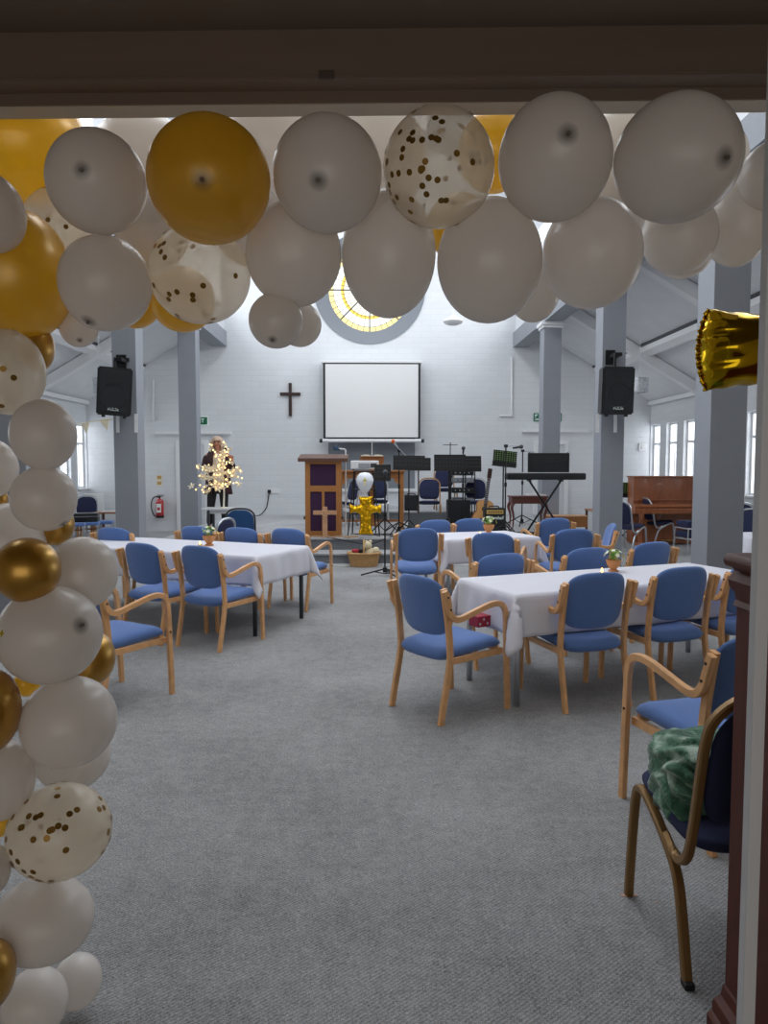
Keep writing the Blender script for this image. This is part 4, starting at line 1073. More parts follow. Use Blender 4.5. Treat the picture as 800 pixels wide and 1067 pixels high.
# acoustic guitar on a stand
Yg = 12.6
t = thing('acoustic_guitar', 'acoustic guitar with a pale spruce top standing on a stand behind the small amplifier', 'guitar', at(503, 548, Yg))
L = Vector(t.location)
ax0, ax1 = at(502.5, 549, Yg), at(511.5, 483, Yg); axd = (ax1-ax0).normalized(); sd = Vector((axd.z, 0, -axd.x))
spr = mat('spruce_guitar_top', '#dba468', .35, var=.06, vscale=8, coat=.4); rose = mat('rosewood_neck', '#3a221a', .45); side_w = mat('guitar_side_wood', '#8a4d28', .35, coat=.3)
prof = [(0, 0), (.10, .005), (.165, .04), (.195, .11), (.185, .18), (.150, .245), (.135, .28), (.140, .32), (.150, .36), (.140, .41), (.10, .45), (.04, .47), (0, .472)]
half = catmull([(x, z, 0) for x, z in prof], 4)
outl = [(p.x, p.y) for p in half] + [(-p.x, p.y) for p in half[1:-1][::-1]]
def gpt(x, z, y): return ax0-L+sd*x+axd*z+Vector((0, y, 0))
b = NB(); A = [b.verts.new(gpt(x, z, .0)) for x, z in outl]; Bv = [b.verts.new(gpt(x, z, .1)) for x, z in outl]
for i in range(len(A)): b.faces.new((A[i], Bv[i], Bv[(i+1) % len(A)], A[(i+1) % len(A)]))
b.faces.new(Bv[::-1]); f = b.faces.new(A[:]); obj('body', b, side_w, t, smooth=40)
b = NB(); A = [b.verts.new(gpt(x*.985, .002+z*.992, -.004)) for x, z in outl]; Bv = [b.verts.new(gpt(x*.985, .002+z*.992, .001)) for x, z in outl]
for i in range(len(A)): b.faces.new((A[i], Bv[i], Bv[(i+1) % len(A)], A[(i+1) % len(A)]))
b.faces.new(A); b.faces.new(Bv[::-1]); obj('soundboard', b, spr, t)
def disc(b, cx, cz, r, y0, y1, n=20):
    A = [b.verts.new(gpt(cx+r*math.cos(2*PI*k/n), cz+r*math.sin(2*PI*k/n), y0)) for k in range(n)]; Bv = [b.verts.new(gpt(cx+r*math.cos(2*PI*k/n), cz+r*math.sin(2*PI*k/n), y1)) for k in range(n)]
    b.faces.new(A); b.faces.new(Bv[::-1])
    for i in range(n): b.faces.new((A[i], Bv[i], Bv[(i+1) % n], A[(i+1) % n]))
b = NB(); disc(b, 0, .31, .052, -.006, -.003); obj('sound_hole', b, screw, t)
def gbox(b, x0, x1, z0, z1, y0, y1):
    vs_ = [b.verts.new(gpt(x, z, y)) for y in (y0, y1) for x, z in ((x0, z0), (x1, z0), (x1, z1), (x0, z1))]
    for f in ((0, 1, 2, 3), (7, 6, 5, 4), (0, 4, 5, 1), (1, 5, 6, 2), (2, 6, 7, 3), (3, 7, 4, 0)): b.faces.new([vs_[i] for i in f])
b = NB(); gbox(b, -.075, .075, .125, .15, -.012, -.003); obj('bridge', b, rose, t)
b = NB(); gbox(b, .03, .09, .20, .28, -.007, -.003); obj('pickguard', b, rose, t)
b = NB(); gbox(b, -.027, .027, .36, .85, -.016, .012); obj('neck', b, rose, t)
b = NB(); 
for k in range(12): z = .42+k*.034; gbox(b, -.026, .026, z, z+.008, -.019, -.015)
obj('fret_markers', b, silver, t)
b = NB(); gbox(b, -.036, .036, .85, 1.02, -.006, .014); hd2 = obj('headstock', b, rose, t)
b = NB()
for s in (-1, 1):
    for k in range(3): gbox(b, s*.036-.012, s*.036+.012, .875+k*.05, .89+k*.05, -.004, .008)
obj('tuning_pegs', b, silver, hd2)
b = NB()
for s in range(6): gbox(b, -.02+s*.008-.0008, -.02+s*.008+.0008, .14, .86, -.021, -.019)
obj('strings', b, silver, t)
g2 = thing('guitar_stand', 'black tubular stand cradling the acoustic guitar', 'stand', (ax0.x, Yg, ZS))
b = NB(); 
for s in (-1, 1): rod(b, (0, .12, .55), (s*.2, -.05, .015), .011); rod(b, (s*.14, .0, .165), (s*.14, -.06, .165), .011); rod(b, (s*.14, .0, .165), (0, .12, .30), .01)
rod(b, (0, .12, .55), (0, .3, .015), .011); obj('stand_frame', b, black_metal, g2)
# lift the guitar so its lower bout sits in the cradle
# keyboard with X stand and black case
Yk = 12.6; a, c = at(528.5, 493, Yk), at(611, 500, Yk); w = (c.x-a.x)/2; cx = (a.x+c.x)/2; zk = c.z
t = thing('stage_keyboard', 'black electronic keyboard seen from its back on an x shaped stand', 'keyboard', (cx, Yk, zk))
obj('case_body', bxo(-w, w, -.0, .30, .0, a.z-c.z, .03), black_plastic, t)
b = NB()
for k in range(30): x = -w+.04+k*(2*w-.08)/30; box(b, x+.001, x+(2*w-.08)/30-.001, .17, .29, a.z-c.z-.002, a.z-c.z+.012, 0)
obj('white_keys', b, white_plastic, t)
u = thing('keyboard_stand', 'black folding x stand under the keyboard', 'stand', (cx, Yk+.13, ZS)); hz = zk-ZS
xo = at(548.5, 555, Yk).x-cx
for s, nm in ((1, 0), (-1, 1)):
    obj('brace', sweep(NB(), [(s*-.30, s*.015, 0.02), (s*.28, s*.015, hz-.02)], rect(.03, .03)), black_metal, u)
b = NB(); rod(b, (-.30, -.22, .02), (-.30, .22, .02), .015); rod(b, (.30, -.22, .02), (.30, .22, .02), .015); obj('foot_bar', b, black_metal, u)
b = NB(); rod(b, (-.28, -.12, hz-.015), (-.28, .14, hz-.015), .015); rod(b, (.28, -.12, hz-.015), (.28, .14, hz-.015), .015); obj('support_bar', b, black_metal, u)
a, c = at(549.5, 472, Yk+.25), at(592.5, 492, Yk+.25); w2 = (c.x-a.x)/2
v = thing('music_rest_case', 'black rectangular music rest standing on the keyboard', 'music rest', ((a.x+c.x)/2, Yk+.22, c.z))
h2 = a.z-c.z; zoff = zk+(at(528.5, 493, Yk).z-zk)-c.z
obj('board', bxo(-w2, w2, -.015, .02, zoff+.003, h2, .012), black_plastic, v)
obj('pocket', bxo(-w2*.85, w2*.85, -.03, -.013, zoff+.02, h2*.6, .008), mat('black_nylon', '#202327', .8), v)
b = NB(); box(b, -w2*.95, -w2*.9, -.02, .0, h2-.02, h2+.012); box(b, w2*.88, w2*.93, -.02, 0, h2-.02, h2+.012); obj('clip', b, dark_metal, v)
# piano stool
Ys = 13.1; a, c = at(533.5, 517.5, Ys), at(570, 526.5, Ys); w = (c.x-a.x)/2; cx = (a.x+c.x)/2
t = thing('piano_stool', 'reddish brown wooden piano stool with curved legs behind the keyboard stand', 'stool', (cx, Ys+.18, ZS)); hz = a.z-ZS
stool = mat('reddish_stool_wood', '#6b3b32', .35, var=.12, vscale=8, coat=.3)
obj('seat_box', bxo(-w, w, -.18, .18, hz-.13, hz-.02, .01), stool, t); obj('lid', bxo(-w-.02, w+.02, -.2, .2, hz-.02, hz+.01, .01), stool, t)
for sx in (-1, 1):
    for sy in (-1, 1):
        P = catmull([(sx*(w-.03), sy*.15, hz-.12), (sx*(w+.0), sy*.17, hz-.2), (sx*(w-.035), sy*.145, hz-.36), (sx*(w-.02), sy*.155, .05), (sx*(w+.01), sy*.17, 0.012)], 5)
        obj('leg', sweep(NB(), P, circ(.024, 8), up=Vector((0, 1, 0)), scales=[1.5-1.0*min(1, i/14) for i in range(len(P))]), stool, t, smooth=True)
u = thing('sheet_stack', 'white sheets lying on the piano stool', 'paper', (cx+.15, Ys+.2, ZS+hz+.01)); obj('sheets', bxo(-.17, .17, -.12, .12, 0, .025, .002), white_plastic, u)
# long wooden box
Yx = 13.75; a, c = at(573, 537.5, Yx), at(612, 549.5, Yx)
t = thing('wooden_chest', 'long low wooden chest on stage right of the keyboard stand', 'chest', ((a.x+c.x)/2, Yx, ZS)); w = (c.x-a.x)/2; h = a.z-ZS
obj('chest_body', bxo(-w, w, 0, .4, 0, h-.02, .004), oak_h, t); obj('lid', bxo(-w-.01, w+.01, -.01, .41, h-.02, h, .004), palew, t)
# stage cables heap
b = NB(); rnd = random.Random(9)
for k in range(7):
    x0 = at(rnd.uniform(520, 570), 550, 12.4).x; P = [(x0+rnd.uniform(-.35, .35), 12.2+rnd.uniform(-.3, .5), ZS+.008) for _ in range(6)]
    tube(b, catmull(P, 6), .006, 6)
o = obj('cable_tangle', b, cord_black, smooth=True); tag(o, 'tangle of black cables on the stage floor around the keyboard stand', 'cables', kind='stuff')
b = NB()
for k in range(2):
    x0 = at(rnd.uniform(385, 420), 550, 12.2).x; P = [(x0+rnd.uniform(-.5, .5), 12.2+rnd.uniform(-.3, .3), ZS+.008) for _ in range(6)]; tube(b, catmull(P, 6), .006, 6)
o = obj('cable_tangle', b, cord_black, smooth=True); tag(o, 'loose black cables on stage behind the gold foil cross', 'cables', kind='stuff')

# low table with the lit tree
Yt = 12.35; a, c = at(209, 530, Yt), at(250.5, 530, Yt); w = (c.x-a.x)/2; cx = (a.x+c.x)/2; zt = a.z
t = thing('low_table', 'small pale grey low table carrying the lit tree', 'table', (cx, Yt+.25, ZS)); hz = zt-ZS
pale = mat('pale_grey_laminate', '#c9ccd0', .5)
obj('tabletop', bxo(-w, w, -.25, .25, hz-.03, hz, .01), pale, t); obj('apron', bxo(-w+.12, w-.10, -.2, .2, hz-.09, hz-.03, .003), pale, t)
for sx in (-1, 1):
    for sy in (-1, 1): obj('leg', bxo(sx*(w-.12)-.02, sx*(w-.12)+.02, sy*.19-.02, sy*.19+.02, 0, hz-.03, .003), dark_metal if sx < 0 else pale, t)
# tree
Yr = Yt+.2; base = at(233, 530, Yr)
t = thing('lit_tree', 'white twig tree covered with warm fairy lights and cream blossom in front of the person', 'decorative tree', (base.x, Yr, zt))
L = Vector((base.x, Yr, zt)); rnd = random.Random(12)
twig = mat('white_twig', '#e2dccf', .6); bulb_m = mat('warm_fairy_light', '#ffe6b0', .4, emit=('#ffd488', 2.6)); bl_m = mat('cream_blossom', '#efe2c6', .7, emit=None)
b = NB(); P = catmull([(0, 0, 0), (.01, 0, .3), (-.02, .01, .6), (.0, 0, .85)], 4); tube(b, P, .016, 8, scales=[1-.5*i/len(P) for i in range(len(P))])
lathe(b, [(0, 0), (.07, 0), (.07, .012), (.02, .02), (0, .02)], 16)
ends = [(205.5, 486), (206, 496), (207, 508.5), (211, 512.5), (216, 462), (222, 470), (236, 462), (240, 469), (243, 480), (255, 489.5), (251, 497), (247, 503), (236, 505), (226, 505), (217, 507), (214, 490), (230, 476), (247, 488), (226, 484), (220, 497)]
tips = []
for i, (x, y) in enumerate(ends):
    e = at(x, y, Yr)-L; e.y = rnd.uniform(-.25, .25); z0 = rnd.uniform(.3, .7); z0 = min(z0, max(.25, e.z-.05)) if e.z > .35 else .38
    m_ = Vector((e.x*.45, e.y*.5, z0+(e.z-z0)*.6+.04)); P = catmull([(0, 0, z0), m_, e], 7); tube(b, P, .007, 6, scales=[1-.5*k/len(P) for k in range(len(P))]); tips.append(P)
obj('branches', b, twig, t, smooth=True)
bm0 = NB(); bmesh.ops.create_icosphere(bm0, subdivisions=1, radius=.0145); proto = obj('fairy_light', bm0, bulb_m, t, loc=tips[0][-1])
cnt = 1
for P in tips:
    for k in range(5):
        if cnt >= 98: break
        q = P[min(len(P)-1, 4+int(k*2.5))]+Vector((rnd.uniform(-.035, .035), rnd.uniform(-.05, .05), rnd.uniform(-.035, .035)))
        o = proto.copy(); C.objects.link(o); o.location = q; cnt += 1
def blossom_bm(r):
    b = NB()
    for q in range(5):
        a = 2*PI*q/5; ps = [(0, 0, 0), (r*.6*math.cos(a-.45), r*.15, r*.6*math.sin(a-.45)), (r*math.cos(a), r*-.1, r*math.sin(a)), (r*.6*math.cos(a+.45), r*.15, r*.6*math.sin(a+.45))]
        b.faces.new([b.verts.new(p) for p in ps])
    return b
pb = obj('blossom', blossom_bm(.062), bl_m, t, loc=tips[0][-2])
for i in range(64):
    P = rnd.choice(tips); q = P[rnd.randint(4, len(P)-1)]+Vector((rnd.uniform(-.06, .06), rnd.uniform(-.10, .05), rnd.uniform(-.05, .05)))
    o = pb.copy(); C.objects.link(o); o.location = q; o.rotation_euler = (rnd.uniform(-1, 1), rnd.uniform(-2, 2), rnd.uniform(-1, 1)); s = rnd.uniform(.6, 1.2); o.scale = (s, s, s)
# ---------------------------------------------------------------- piano, right aisle
p0 = gp(656, 569)
Yp = 13.9; a = at(661, 496, Yp+.25); xr = at(661, 496, Yp+.25).x
t = thing('upright_piano', 'brown upright piano with open fallboard standing against the right wall side', 'piano', (a.x+.68, Yp, 0)); hz = a.z; w = .68
obj('upper_case', bxo(-w, w, .28, .62, .72, hz-.03, .008), piano_wood, t); obj('top_lid', bxo(-w-.02, w+.02, .24, .64, hz-.03, hz, .008), piano_wood, t)
obj('lower_panel', bxo(-w, w, .30, .62, .02, .72, .006), piano_wood, t)
obj('key_bed', bxo(-w-.07, w, -.02, .30, .62, .72, .012), piano_wood, t)
b = NB(); prism(b, [(.28, .74), (.28, .80), (.02, .80), (-.02, .765), (.0, .72), (.28, .72)], 'x', -w-.07, w-.0); obj('fallboard', b, piano_wood, t)
obj('moulding', bxo(-w, w, .255, .285, .86, .885, .006), piano_wood, t)
for s in (-1, 1):
    b = NB(); P = catmull([(s*(w-.06), .02, .62), (s*(w-.06), .0, .5), (s*(w-.06), .05, .3), (s*(w-.06), .03, .08), (s*(w-.06), -.0, .03)], 5); obj('leg', sweep(b, P, rect(.06, .07, .01), up=Vector((1, 0, 0)), scales=[1.3-.5*math.sin(PI*i/len(P)) for i in range(len(P))]), piano_wood, t, smooth=40)
    obj('toe_block', bxo(s*(w-.06)-.05, s*(w-.06)+.05, -.04, .34, 0, .05, .008), piano_wood, t)
b = NB()
for k in range(3): box(b, -.12+k*.09, -.07+k*.09, .18, .31, .08, .095, .005)
obj('pedal', b, brass, t)
t = thing('side_table', 'small table with pink and white papers just left of the piano', 'table', (p0.x-.20, 15.0, 0)); z_ = at(648, 531, 14.9).z
obj('tabletop', bxo(-.28, .28, -.3, .3, z_-.03, z_, .005), oak_h, t)
for sx in (-1, 1):
    for sy in (-1, 1): obj('leg', bxo(sx*.24-.02, sx*.24+.02, sy*.26-.02, sy*.26+.02, 0, z_-.03), dark_oak, t)
u = thing('papers', 'pink and white papers on the small table left of the piano', 'paper', (p0.x-.2, 14.95, z_)); obj('pink_sheet', bxo(-.2, .1, -.25, .05, .0, .03, .003), mat('pink_paper', '#d98c92', .8), u); obj('white_sheet', bxo(-.05, .2, -.1, .2, .03, .045, .002), white_plastic, u)
p = at(669, 466, YB); t = thing('wall_switch', 'small white switch box on the back wall near the right corner', 'switch', (p.x, YB, p.z)); obj('switch_plate', bxo(-.09, .09, -.03, 0, -.09, .09, .008), white_plastic, t); obj('rocker', bxo(-.03, .03, -.04, -.03, -.04, .04, .003), white_plastic, t)
# stool stack near column (dark blue edges)
q = gp(717, 577)
for k in range(2):
    t = thing('folded_seat_pad', 'dark blue seat pad in a short stack left of the big grey column, %s one' % ('lower', 'upper')[k], 'seat pad', (5.62, 12.6, .30+.18*k), R(8), 'stacked seat pads')
    obj('cushion', bxo(-.2, .2, -.2, .2, 0, .11, .03), navy_fab, t); obj('frame_tube', tube(NB(), [(-.2, -.2, -.02), (.2, -.2, -.02), (.2, .2, -.02), (-.2, .2, -.02)], .012, 6, closed=True), silver, t)
    for sx in (-1, 1):
        for sy in (-1, 1):
            obj('leg', rod(NB(), (sx*.2, sy*.2, -.02), (sx*.23, sy*.23, -.30-.18*k+.002), .011), silver, t)

# mahogany cabinet at the right of the doorway
t = thing('mahogany_cabinet', 'mahogany cabinet end with moulded cornice and plinth at the right of the doorway', 'cabinet')
Yc0 = 1.36; zc = at(754, 576, 1.90).z; xl = at(763.5, 760, 1.90).x
t.location = (xl, Yc0, 0)
def layered(prof, y0, y1, x1, name, m):
    """moulding profile (overhang, z) returned round the left and front faces"""
    bm = NB(); rings = []
    for o_, z in prof:
        rings.append([bm.verts.new((-o_, y0-o_, z)), bm.verts.new((x1, y0-o_, z)), bm.verts.new((x1, y1, z)), bm.verts.new((-o_, y1, z))])
    for A, B in zip(rings, rings[1:]):
        for k in range(4): bm.faces.new((A[k], A[(k+1) % 4], B[(k+1) % 4], B[k]))
    bm.faces.new(rings[0][::-1]); bm.faces.new(rings[-1]); return obj(name, bm, m, t, smooth=35)
D = .54
layered([(0, .12), (0, zc-.145)], 0, D, .62, 'carcass', mahogany)
layered([(.0, zc-.145), (.012, zc-.138), (.004, zc-.125), (.007, zc-.105), (.022, zc-.088), (.026, zc-.07), (.016, zc-.055), (.010, zc-.045), (.018, zc-.036), (.028, zc-.034)], 0, D, .62, 'cornice', mahogany)
layered([(.030, zc-.034), (.036, zc-.030), (.040, zc-.018), (.036, zc-.006), (.028, zc)], 0, D, .62, 'top_slab', mahogany)
layered([(.048, 0), (.048, .045), (.042, .052), (.034, .055), (.034, .078), (.030, .088), (.020, .094), (.012, .10), (.006, .125), (0, .13)], 0, D, .62, 'plinth', mahogany)
# green blanket on the near chair
green = bpy.data.materials.new('green_fleece'); green.use_nodes = True; n = green.node_tree.nodes; nt = green.node_tree; bs = n['Principled BSDF']; bs.inputs['Roughness'].default_value = .95; bs.inputs['Sheen Weight'].default_value = .4
tc = n.new('ShaderNodeTexCoord'); no = n.new('ShaderNodeTexNoise'); no.inputs['Scale'].default_value = 7; no.inputs['Detail'].default_value = 5; no.inputs['Distortion'].default_value = 1.5; nt.links.new(tc.outputs['Object'], no.inputs[0])
rr = n.new('ShaderNodeValToRGB'); e = rr.color_ramp.elements; e[0].position = .42; e[0].color = srgb('#33604a'); e[1].position = .66; e[1].color = srgb('#a9bfae'); e2 = rr.color_ramp.elements.new(.56); e2.color = srgb('#4a7a60')
nt.links.new(no.outputs[0], rr.inputs[0]); nt.links.new(rr.outputs[0], bs.inputs['Base Color'])
no2 = n.new('ShaderNodeTexNoise'); no2.inputs['Scale'].default_value = 90; nt.links.new(tc.outputs['Object'], no2.inputs[0]); bp = n.new('ShaderNodeBump'); bp.inputs['Strength'].default_value = .7; bp.inputs['Distance'].default_value = .01; nt.links.new(no2.outputs[0], bp.inputs['Height']); nt.links.new(bp.outputs[0], bs.inputs['Normal'])
b = NB(); NU, NV = 80, 60
cN = Vector(NEARC.location); rzN = NEARC.rotation_euler.z
# folded bundle: a superellipsoid with folds
for (cx, cy, cz, ax_, ay_, az_, sd_) in ((-.045, .045, .555, .165, .15, .10, 1), (-.115, .02, .50, .105, .13, .10, 5)):
    grid = []
    for j in range(NV+1):
        row = []
        ph = -PI/2+PI*j/NV
        for i in range(NU):
            th = 2*PI*i/NU
            f_ = lambda v, p: math.copysign(abs(v)**p, v)
            d = Vector((f_(math.cos(ph), .5)*f_(math.cos(th), .6), f_(math.cos(ph), .5)*f_(math.sin(th), .6), f_(math.sin(ph), .6)))
            fold = .16*math.sin(d.x*5+d.z*9+3*math.sin(d.y*4+sd_))*(.35+.65*(d.y < 0.4))+.12*noise.noise(Vector((d.x*2.5, d.y*2.5, d.z*2.5+sd_)))+.05*noise.noise(d*7)
            k = 1+fold*.55
            row.append(b.verts.new((cx+d.x*ax_*k, cy+d.y*ay_*k, cz+d.z*az_*(1+fold*.5))))
        grid.append(row)
    for j in range(NV):
        for i in range(NU): b.faces.new((grid[j][i], grid[j][(i+1) % NU], grid[j+1][(i+1) % NU], grid[j+1][i]))
bmesh.ops.remove_doubles(b, verts=b.verts[:], dist=1e-5)
o = obj('blanket', b, green, smooth=True); o.location = cN; o.rotation_euler = (0, 0, rzN)
tag(o, 'folded dark green fleece blanket with pale streaks on the seat of the nearest chair', 'blanket')
# paper scraps on the carpet by the front leg
pap = mat('torn_pink_paper', '#c2a597', .9)
for i, (x, y, s, lab) in enumerate(((655, 933, .035, 'torn strip of pinkish paper on the carpet under the front leg of the nearest chair'), (684, 941, .008, 'tiny scrap of paper on the carpet right of the torn strip'), (645, 921, .006, 'tiny scrap of paper on the carpet left of the nearest chair leg'))):
    q = gp(x, y); b = NB(); pts = [(-s, -s*.2), (-s*.4, -s*.32), (s*.9, -s*.2), (s, s*.12), (s*.1, s*.1), (-s*.6, s*.3)]; prism(b, pts, 'z', .001, .003); o = obj('paper_scrap', b, pap); o.location = (q.x, q.y, 0); tag(o, lab, 'scrap', 'paper scraps on the carpet')

# ---------------------------------------------------------------- left aisle
def block_stool(x, y, label):
    t = thing('stacking_stool', label, 'stool', (x, y, 0), R(12), 'blue topped stools')
    obj('seat_pad', bxo(-.2, .2, -.19, .19, .40, .46, .02), blue_fab if True else None, t)
    for sx in (-1, 1):
        for sy in (-1, 1): obj('leg', bxo(sx*.18-.018, sx*.18+.018, sy*.16-.018, sy*.16+.018, 0, .40, .003), beech if sx < 0 else silver, t)
    obj('stretcher', bxo(-.17, .17, -.01, .01, .30, .33, .003), oak, t)
    return t
xs_ = [(78, 'leftmost blue topped stool under the black keyboard case'), (93, 'middle blue topped stool under the black keyboard case'), (107, 'right blue topped stool under the black keyboard case, beside the column')]
for i, (px, lab) in enumerate(xs_):
    q = at(px, 548, 14.0+.25*i); block_stool(q.x, q.y, lab)
a, c = at(70, 530, 14.2), at(109, 544, 14.6)
t = thing('keyboard_case', 'long black zipped keyboard case lying across the blue stools at left', 'case', ((a.x+c.x)/2, 14.25, .46), R(14)); w = (c.x-a.x)/2
obj('case_body', bxo(-w, w, -.17, .17, .0, .17, .03), mat('black_shiny_nylon', '#1d2023', .35), t)
obj('zip', bxo(-w-.002, w+.002, -.174, .174, .105, .113), silver, t)
obj('handle', tube(NB(), catmull([(-.1, -.17, .06), (-.08, -.20, .08), (.08, -.20, .08), (.1, -.17, .06)], 4), .012), black_plastic, t)
obj('front_pocket', bxo(-w*.8, w*.3, -.182, -.168, .02, .09, .004), black_plastic, t)
a, c = at(82, 515, 16.3), at(103, 531, 16.3)
t = thing('white_panel', 'white board leaning below the left windows', 'board', ((a.x+c.x)/2, 16.6, 0)); w = (c.x-a.x)/2; obj('board_face', bxo(-w, w, -.02, .02, .5, a.z, .01), white_plastic, t)
for s in (-1, 1): obj('leg', rod(NB(), (s*(w-.05), 0, 0), (s*(w-.05), 0, .52), .02), silver, t)
a = at(122, 533, 15.2); t = thing('side_table', 'brown side table with white papers behind the left speaker column', 'table', (a.x-.02, 15.2, 0)); z_ = a.z
obj('tabletop', bxo(-.4, .4, -.3, .3, z_-.03, z_, .005), oak_h, t)
for sx in (-1, 1):
    for sy in (-1, 1): obj('leg', bxo(sx*.36-.02, sx*.36+.02, sy*.26-.02, sy*.26+.02, 0, z_-.03), dark_oak, t)
u = thing('papers', 'white papers lying on the brown side table at left', 'paper', (a.x-.05, 15.15, z_)); obj('sheet', bxo(-.22, .2, -.15, .12, 0, .02, .002), white_plastic, u)
q = at(84, 527, 15.0); dup(ms, (q.x, 15.3, 0), R(200), 'dark chair back rising behind the black keyboard case at left', SG)
# bunting
bun = mat('cream_bunting', '#e6dcc2', .85)
P0, P1, P2b = at(60, 447, 12.6), at(84, 441, 12.0), at(118, 436.5, 11.1)
P00 = Vector((-XW+.01, 12.9, 2.62)); P3b = Vector((-XC-.345, 10.77, at(118, 436.5, 11.1).z+.02))
t = thing('bunting', 'string of cream triangular pennants hanging in the left aisle', 'bunting', P0); L = Vector(P0)
pts = catmull([P00-L, P0-L, P1-L, P2b-L, P3b-L], 8); obj('string', tube(NB(), pts, .006, 6), mat('yellow_string', '#d9cf96', .7), t)
for (x0, y0, x1, y1, xt, yt) in ((84.5, 442, 93.5, 440.5, 90, 452), (103, 437.5, 113.5, 436, 112, 449), (64, 446, 74, 443.5, 69, 457)):
    b = NB(); Yq = 12.0; A = [at(x, y, Yq)-L for x, y in ((x0, y0), (x1, y1), (xt, yt))]
    F1 = [b.verts.new(v) for v in A]; F2 = [b.verts.new(v+Vector((0, .004, 0))) for v in A]; b.faces.new(F1); b.faces.new(F2[::-1])
    for i in range(3): b.faces.new((F1[i], F2[i], F2[(i+1) % 3], F1[(i+1) % 3]))
    obj('pennant', b, bun, t)

# ---------------------------------------------------------------- the person on the stage
Yq = 13.0; F0 = at(228, 552.6, Yq); px_ = F0.x; zf = ZS
skin = mat('skin_tone', '#c98f79', .55); coat = mat('dark_maroon_quilted_coat', '#3a2026', .7, var=.15, vscale=30, bump=.5, bscale=40); cream_top = mat('cream_top', '#cfc6bb', .85); trou = mat('black_trousers', '#1c1b1f', .85); hair_m = mat('white_blond_hair', '#bfa48f', .7, var=.15, vscale=40, stretch=(8, 8, 1)); shoe_m = mat('black_shoe', '#0f0f11', .5); fur = mat('dark_fur_trim', '#1d1716', .95)
person = thing('person', 'person in a dark maroon coat with pale hair looking down behind the lit tree', 'person', (px_, Yq, zf), R(6))
def skinned(name, joints, edges, m, parent, sub=2, loc=None):
    me = bpy.data.meshes.new(name); me.from_pydata([j[0] for j in joints], edges, [])
    o = bpy.data.objects.new(name, me); C.objects.link(o); o.parent = parent
    sk = o.modifiers.new('skin', 'SKIN'); sk.use_smooth_shade = True
    for i, j in enumerate(joints):
        r_ = j[1]; me.skin_vertices[0].data[i].radius = r_ if isinstance(r_, tuple) else (r_, r_)
    me.skin_vertices[0].data[0].use_root = True
    o.modifiers.new('sub', 'SUBSURF').levels = sub; o.modifiers['sub'].render_levels = sub
    dg = bpy.context.evaluated_depsgraph_get(); nm = bpy.data.meshes.new_from_object(o.evaluated_get(dg)); o.modifiers.clear(); o.data = nm; nm.materials.clear(); nm.materials.append(m)
    nm.shade_smooth()
    return o
# facing -Y (towards us), head bowed, hands raised to the tree; heights for a 1.68 m person
J = [((0, .02, .90), (.13, .10)), ((0, .02, 1.05), (.115, .09)), ((0, .0, 1.22), (.135, .095)), ((0, -.02, 1.36), (.13, .08)), ((0, -.045, 1.44), .052), ((0, -.075, 1.50), .050),   # 0-5 spine, neck
     ((0, -.10, 1.555), (.078, .088)), ((0, -.115, 1.615), (.076, .085)),                                                             # 6,7 head
     ((-.17, -.01, 1.36), .055), ((-.23, -.02, 1.12), .042), ((-.12, -.26, 1.10), .030),                        # left arm
     ((.17, -.01, 1.36), .055), ((.25, -.03, 1.12), .042), ((.27, -.20, 1.24), .030),                                                    # right arm raised
     ((-.10, .02, .84), .085), ((-.13, -.01, .48), .058), ((-.17, .03, .09), .036), ((-.17, -.10, .04), .034),
     ((.09, .02, .84), .085), ((.10, -.01, .48), .058), ((.11, .03, .09), .036), ((.11, -.10, .04), .034)]
E = [(0, 1), (1, 2), (2, 3), (3, 4), (4, 5), (5, 6), (6, 7), (3, 8), (8, 9), (9, 10), (3, 11), (11, 12), (12, 13), (0, 14), (14, 15), (15, 16), (16, 17), (0, 18), (18, 19), (19, 20), (20, 21)]
body = skinned('body', J, E, skin, person)
def hand(base, dirv, side):
    dirv = Vector(dirv).normalized(); base = Vector(base); up = Vector((0, 0, 1)); lat = dirv.cross(up).normalized()*side; nrm = lat.cross(dirv)
    JJ = [(base, .024), (base+dirv*.05, (.030, .018))]; EE = [(0, 1)]
    for i, (off, ln) in enumerate(((-.026, .065), (-.009, .075), (.009, .07), (.025, .055))):
        s = base+dirv*.075+lat*off; k = len(JJ); JJ += [(s, .0095), (s+dirv*ln*.55-nrm*.008*side, .0085), (s+dirv*ln*.85-nrm*.03*side, .0075)]; EE += [(1, k), (k, k+1), (k+1, k+2)]
    k = len(JJ); s = base+dirv*.03-lat*.03; JJ += [(s, .012), (s-lat*.025+dirv*.03, .010), (s-lat*.03+dirv*.058, .008)]; EE += [(0, k), (k, k+1), (k+1, k+2)]
    return JJ, EE
for nm_, base, dv_, sd_ in (('left_hand', (-.115, -.275, 1.095), (.35, -.9, .1), 1), ('right_hand', (.272, -.215, 1.25), (-.1, -.55, .8), -1)):
    JJ, EE = hand(base, dv_, sd_); skinned('hand', JJ, EE, skin, person, 1)
# face
face = NB(); 
for s in (-1, 1): bmesh.ops.create_uvsphere(face, u_segments=10, v_segments=6, radius=.011, matrix=Matrix.Translation((s*.030, -.19, 1.575)))
obj('eyes', face, screw, person, smooth=True)
b = NB(); prism(b, [(-.012, 1.535), (.012, 1.535), (.004, 1.58), (-.004, 1.58)], 'y', -.215, -.18); obj('nose', b, skin, person, smooth=True)
obj('mouth', bxo(-.022, .022, -.196, -.18, 1.508, 1.516, .003), mat('lip', '#9c5548', .6), person)
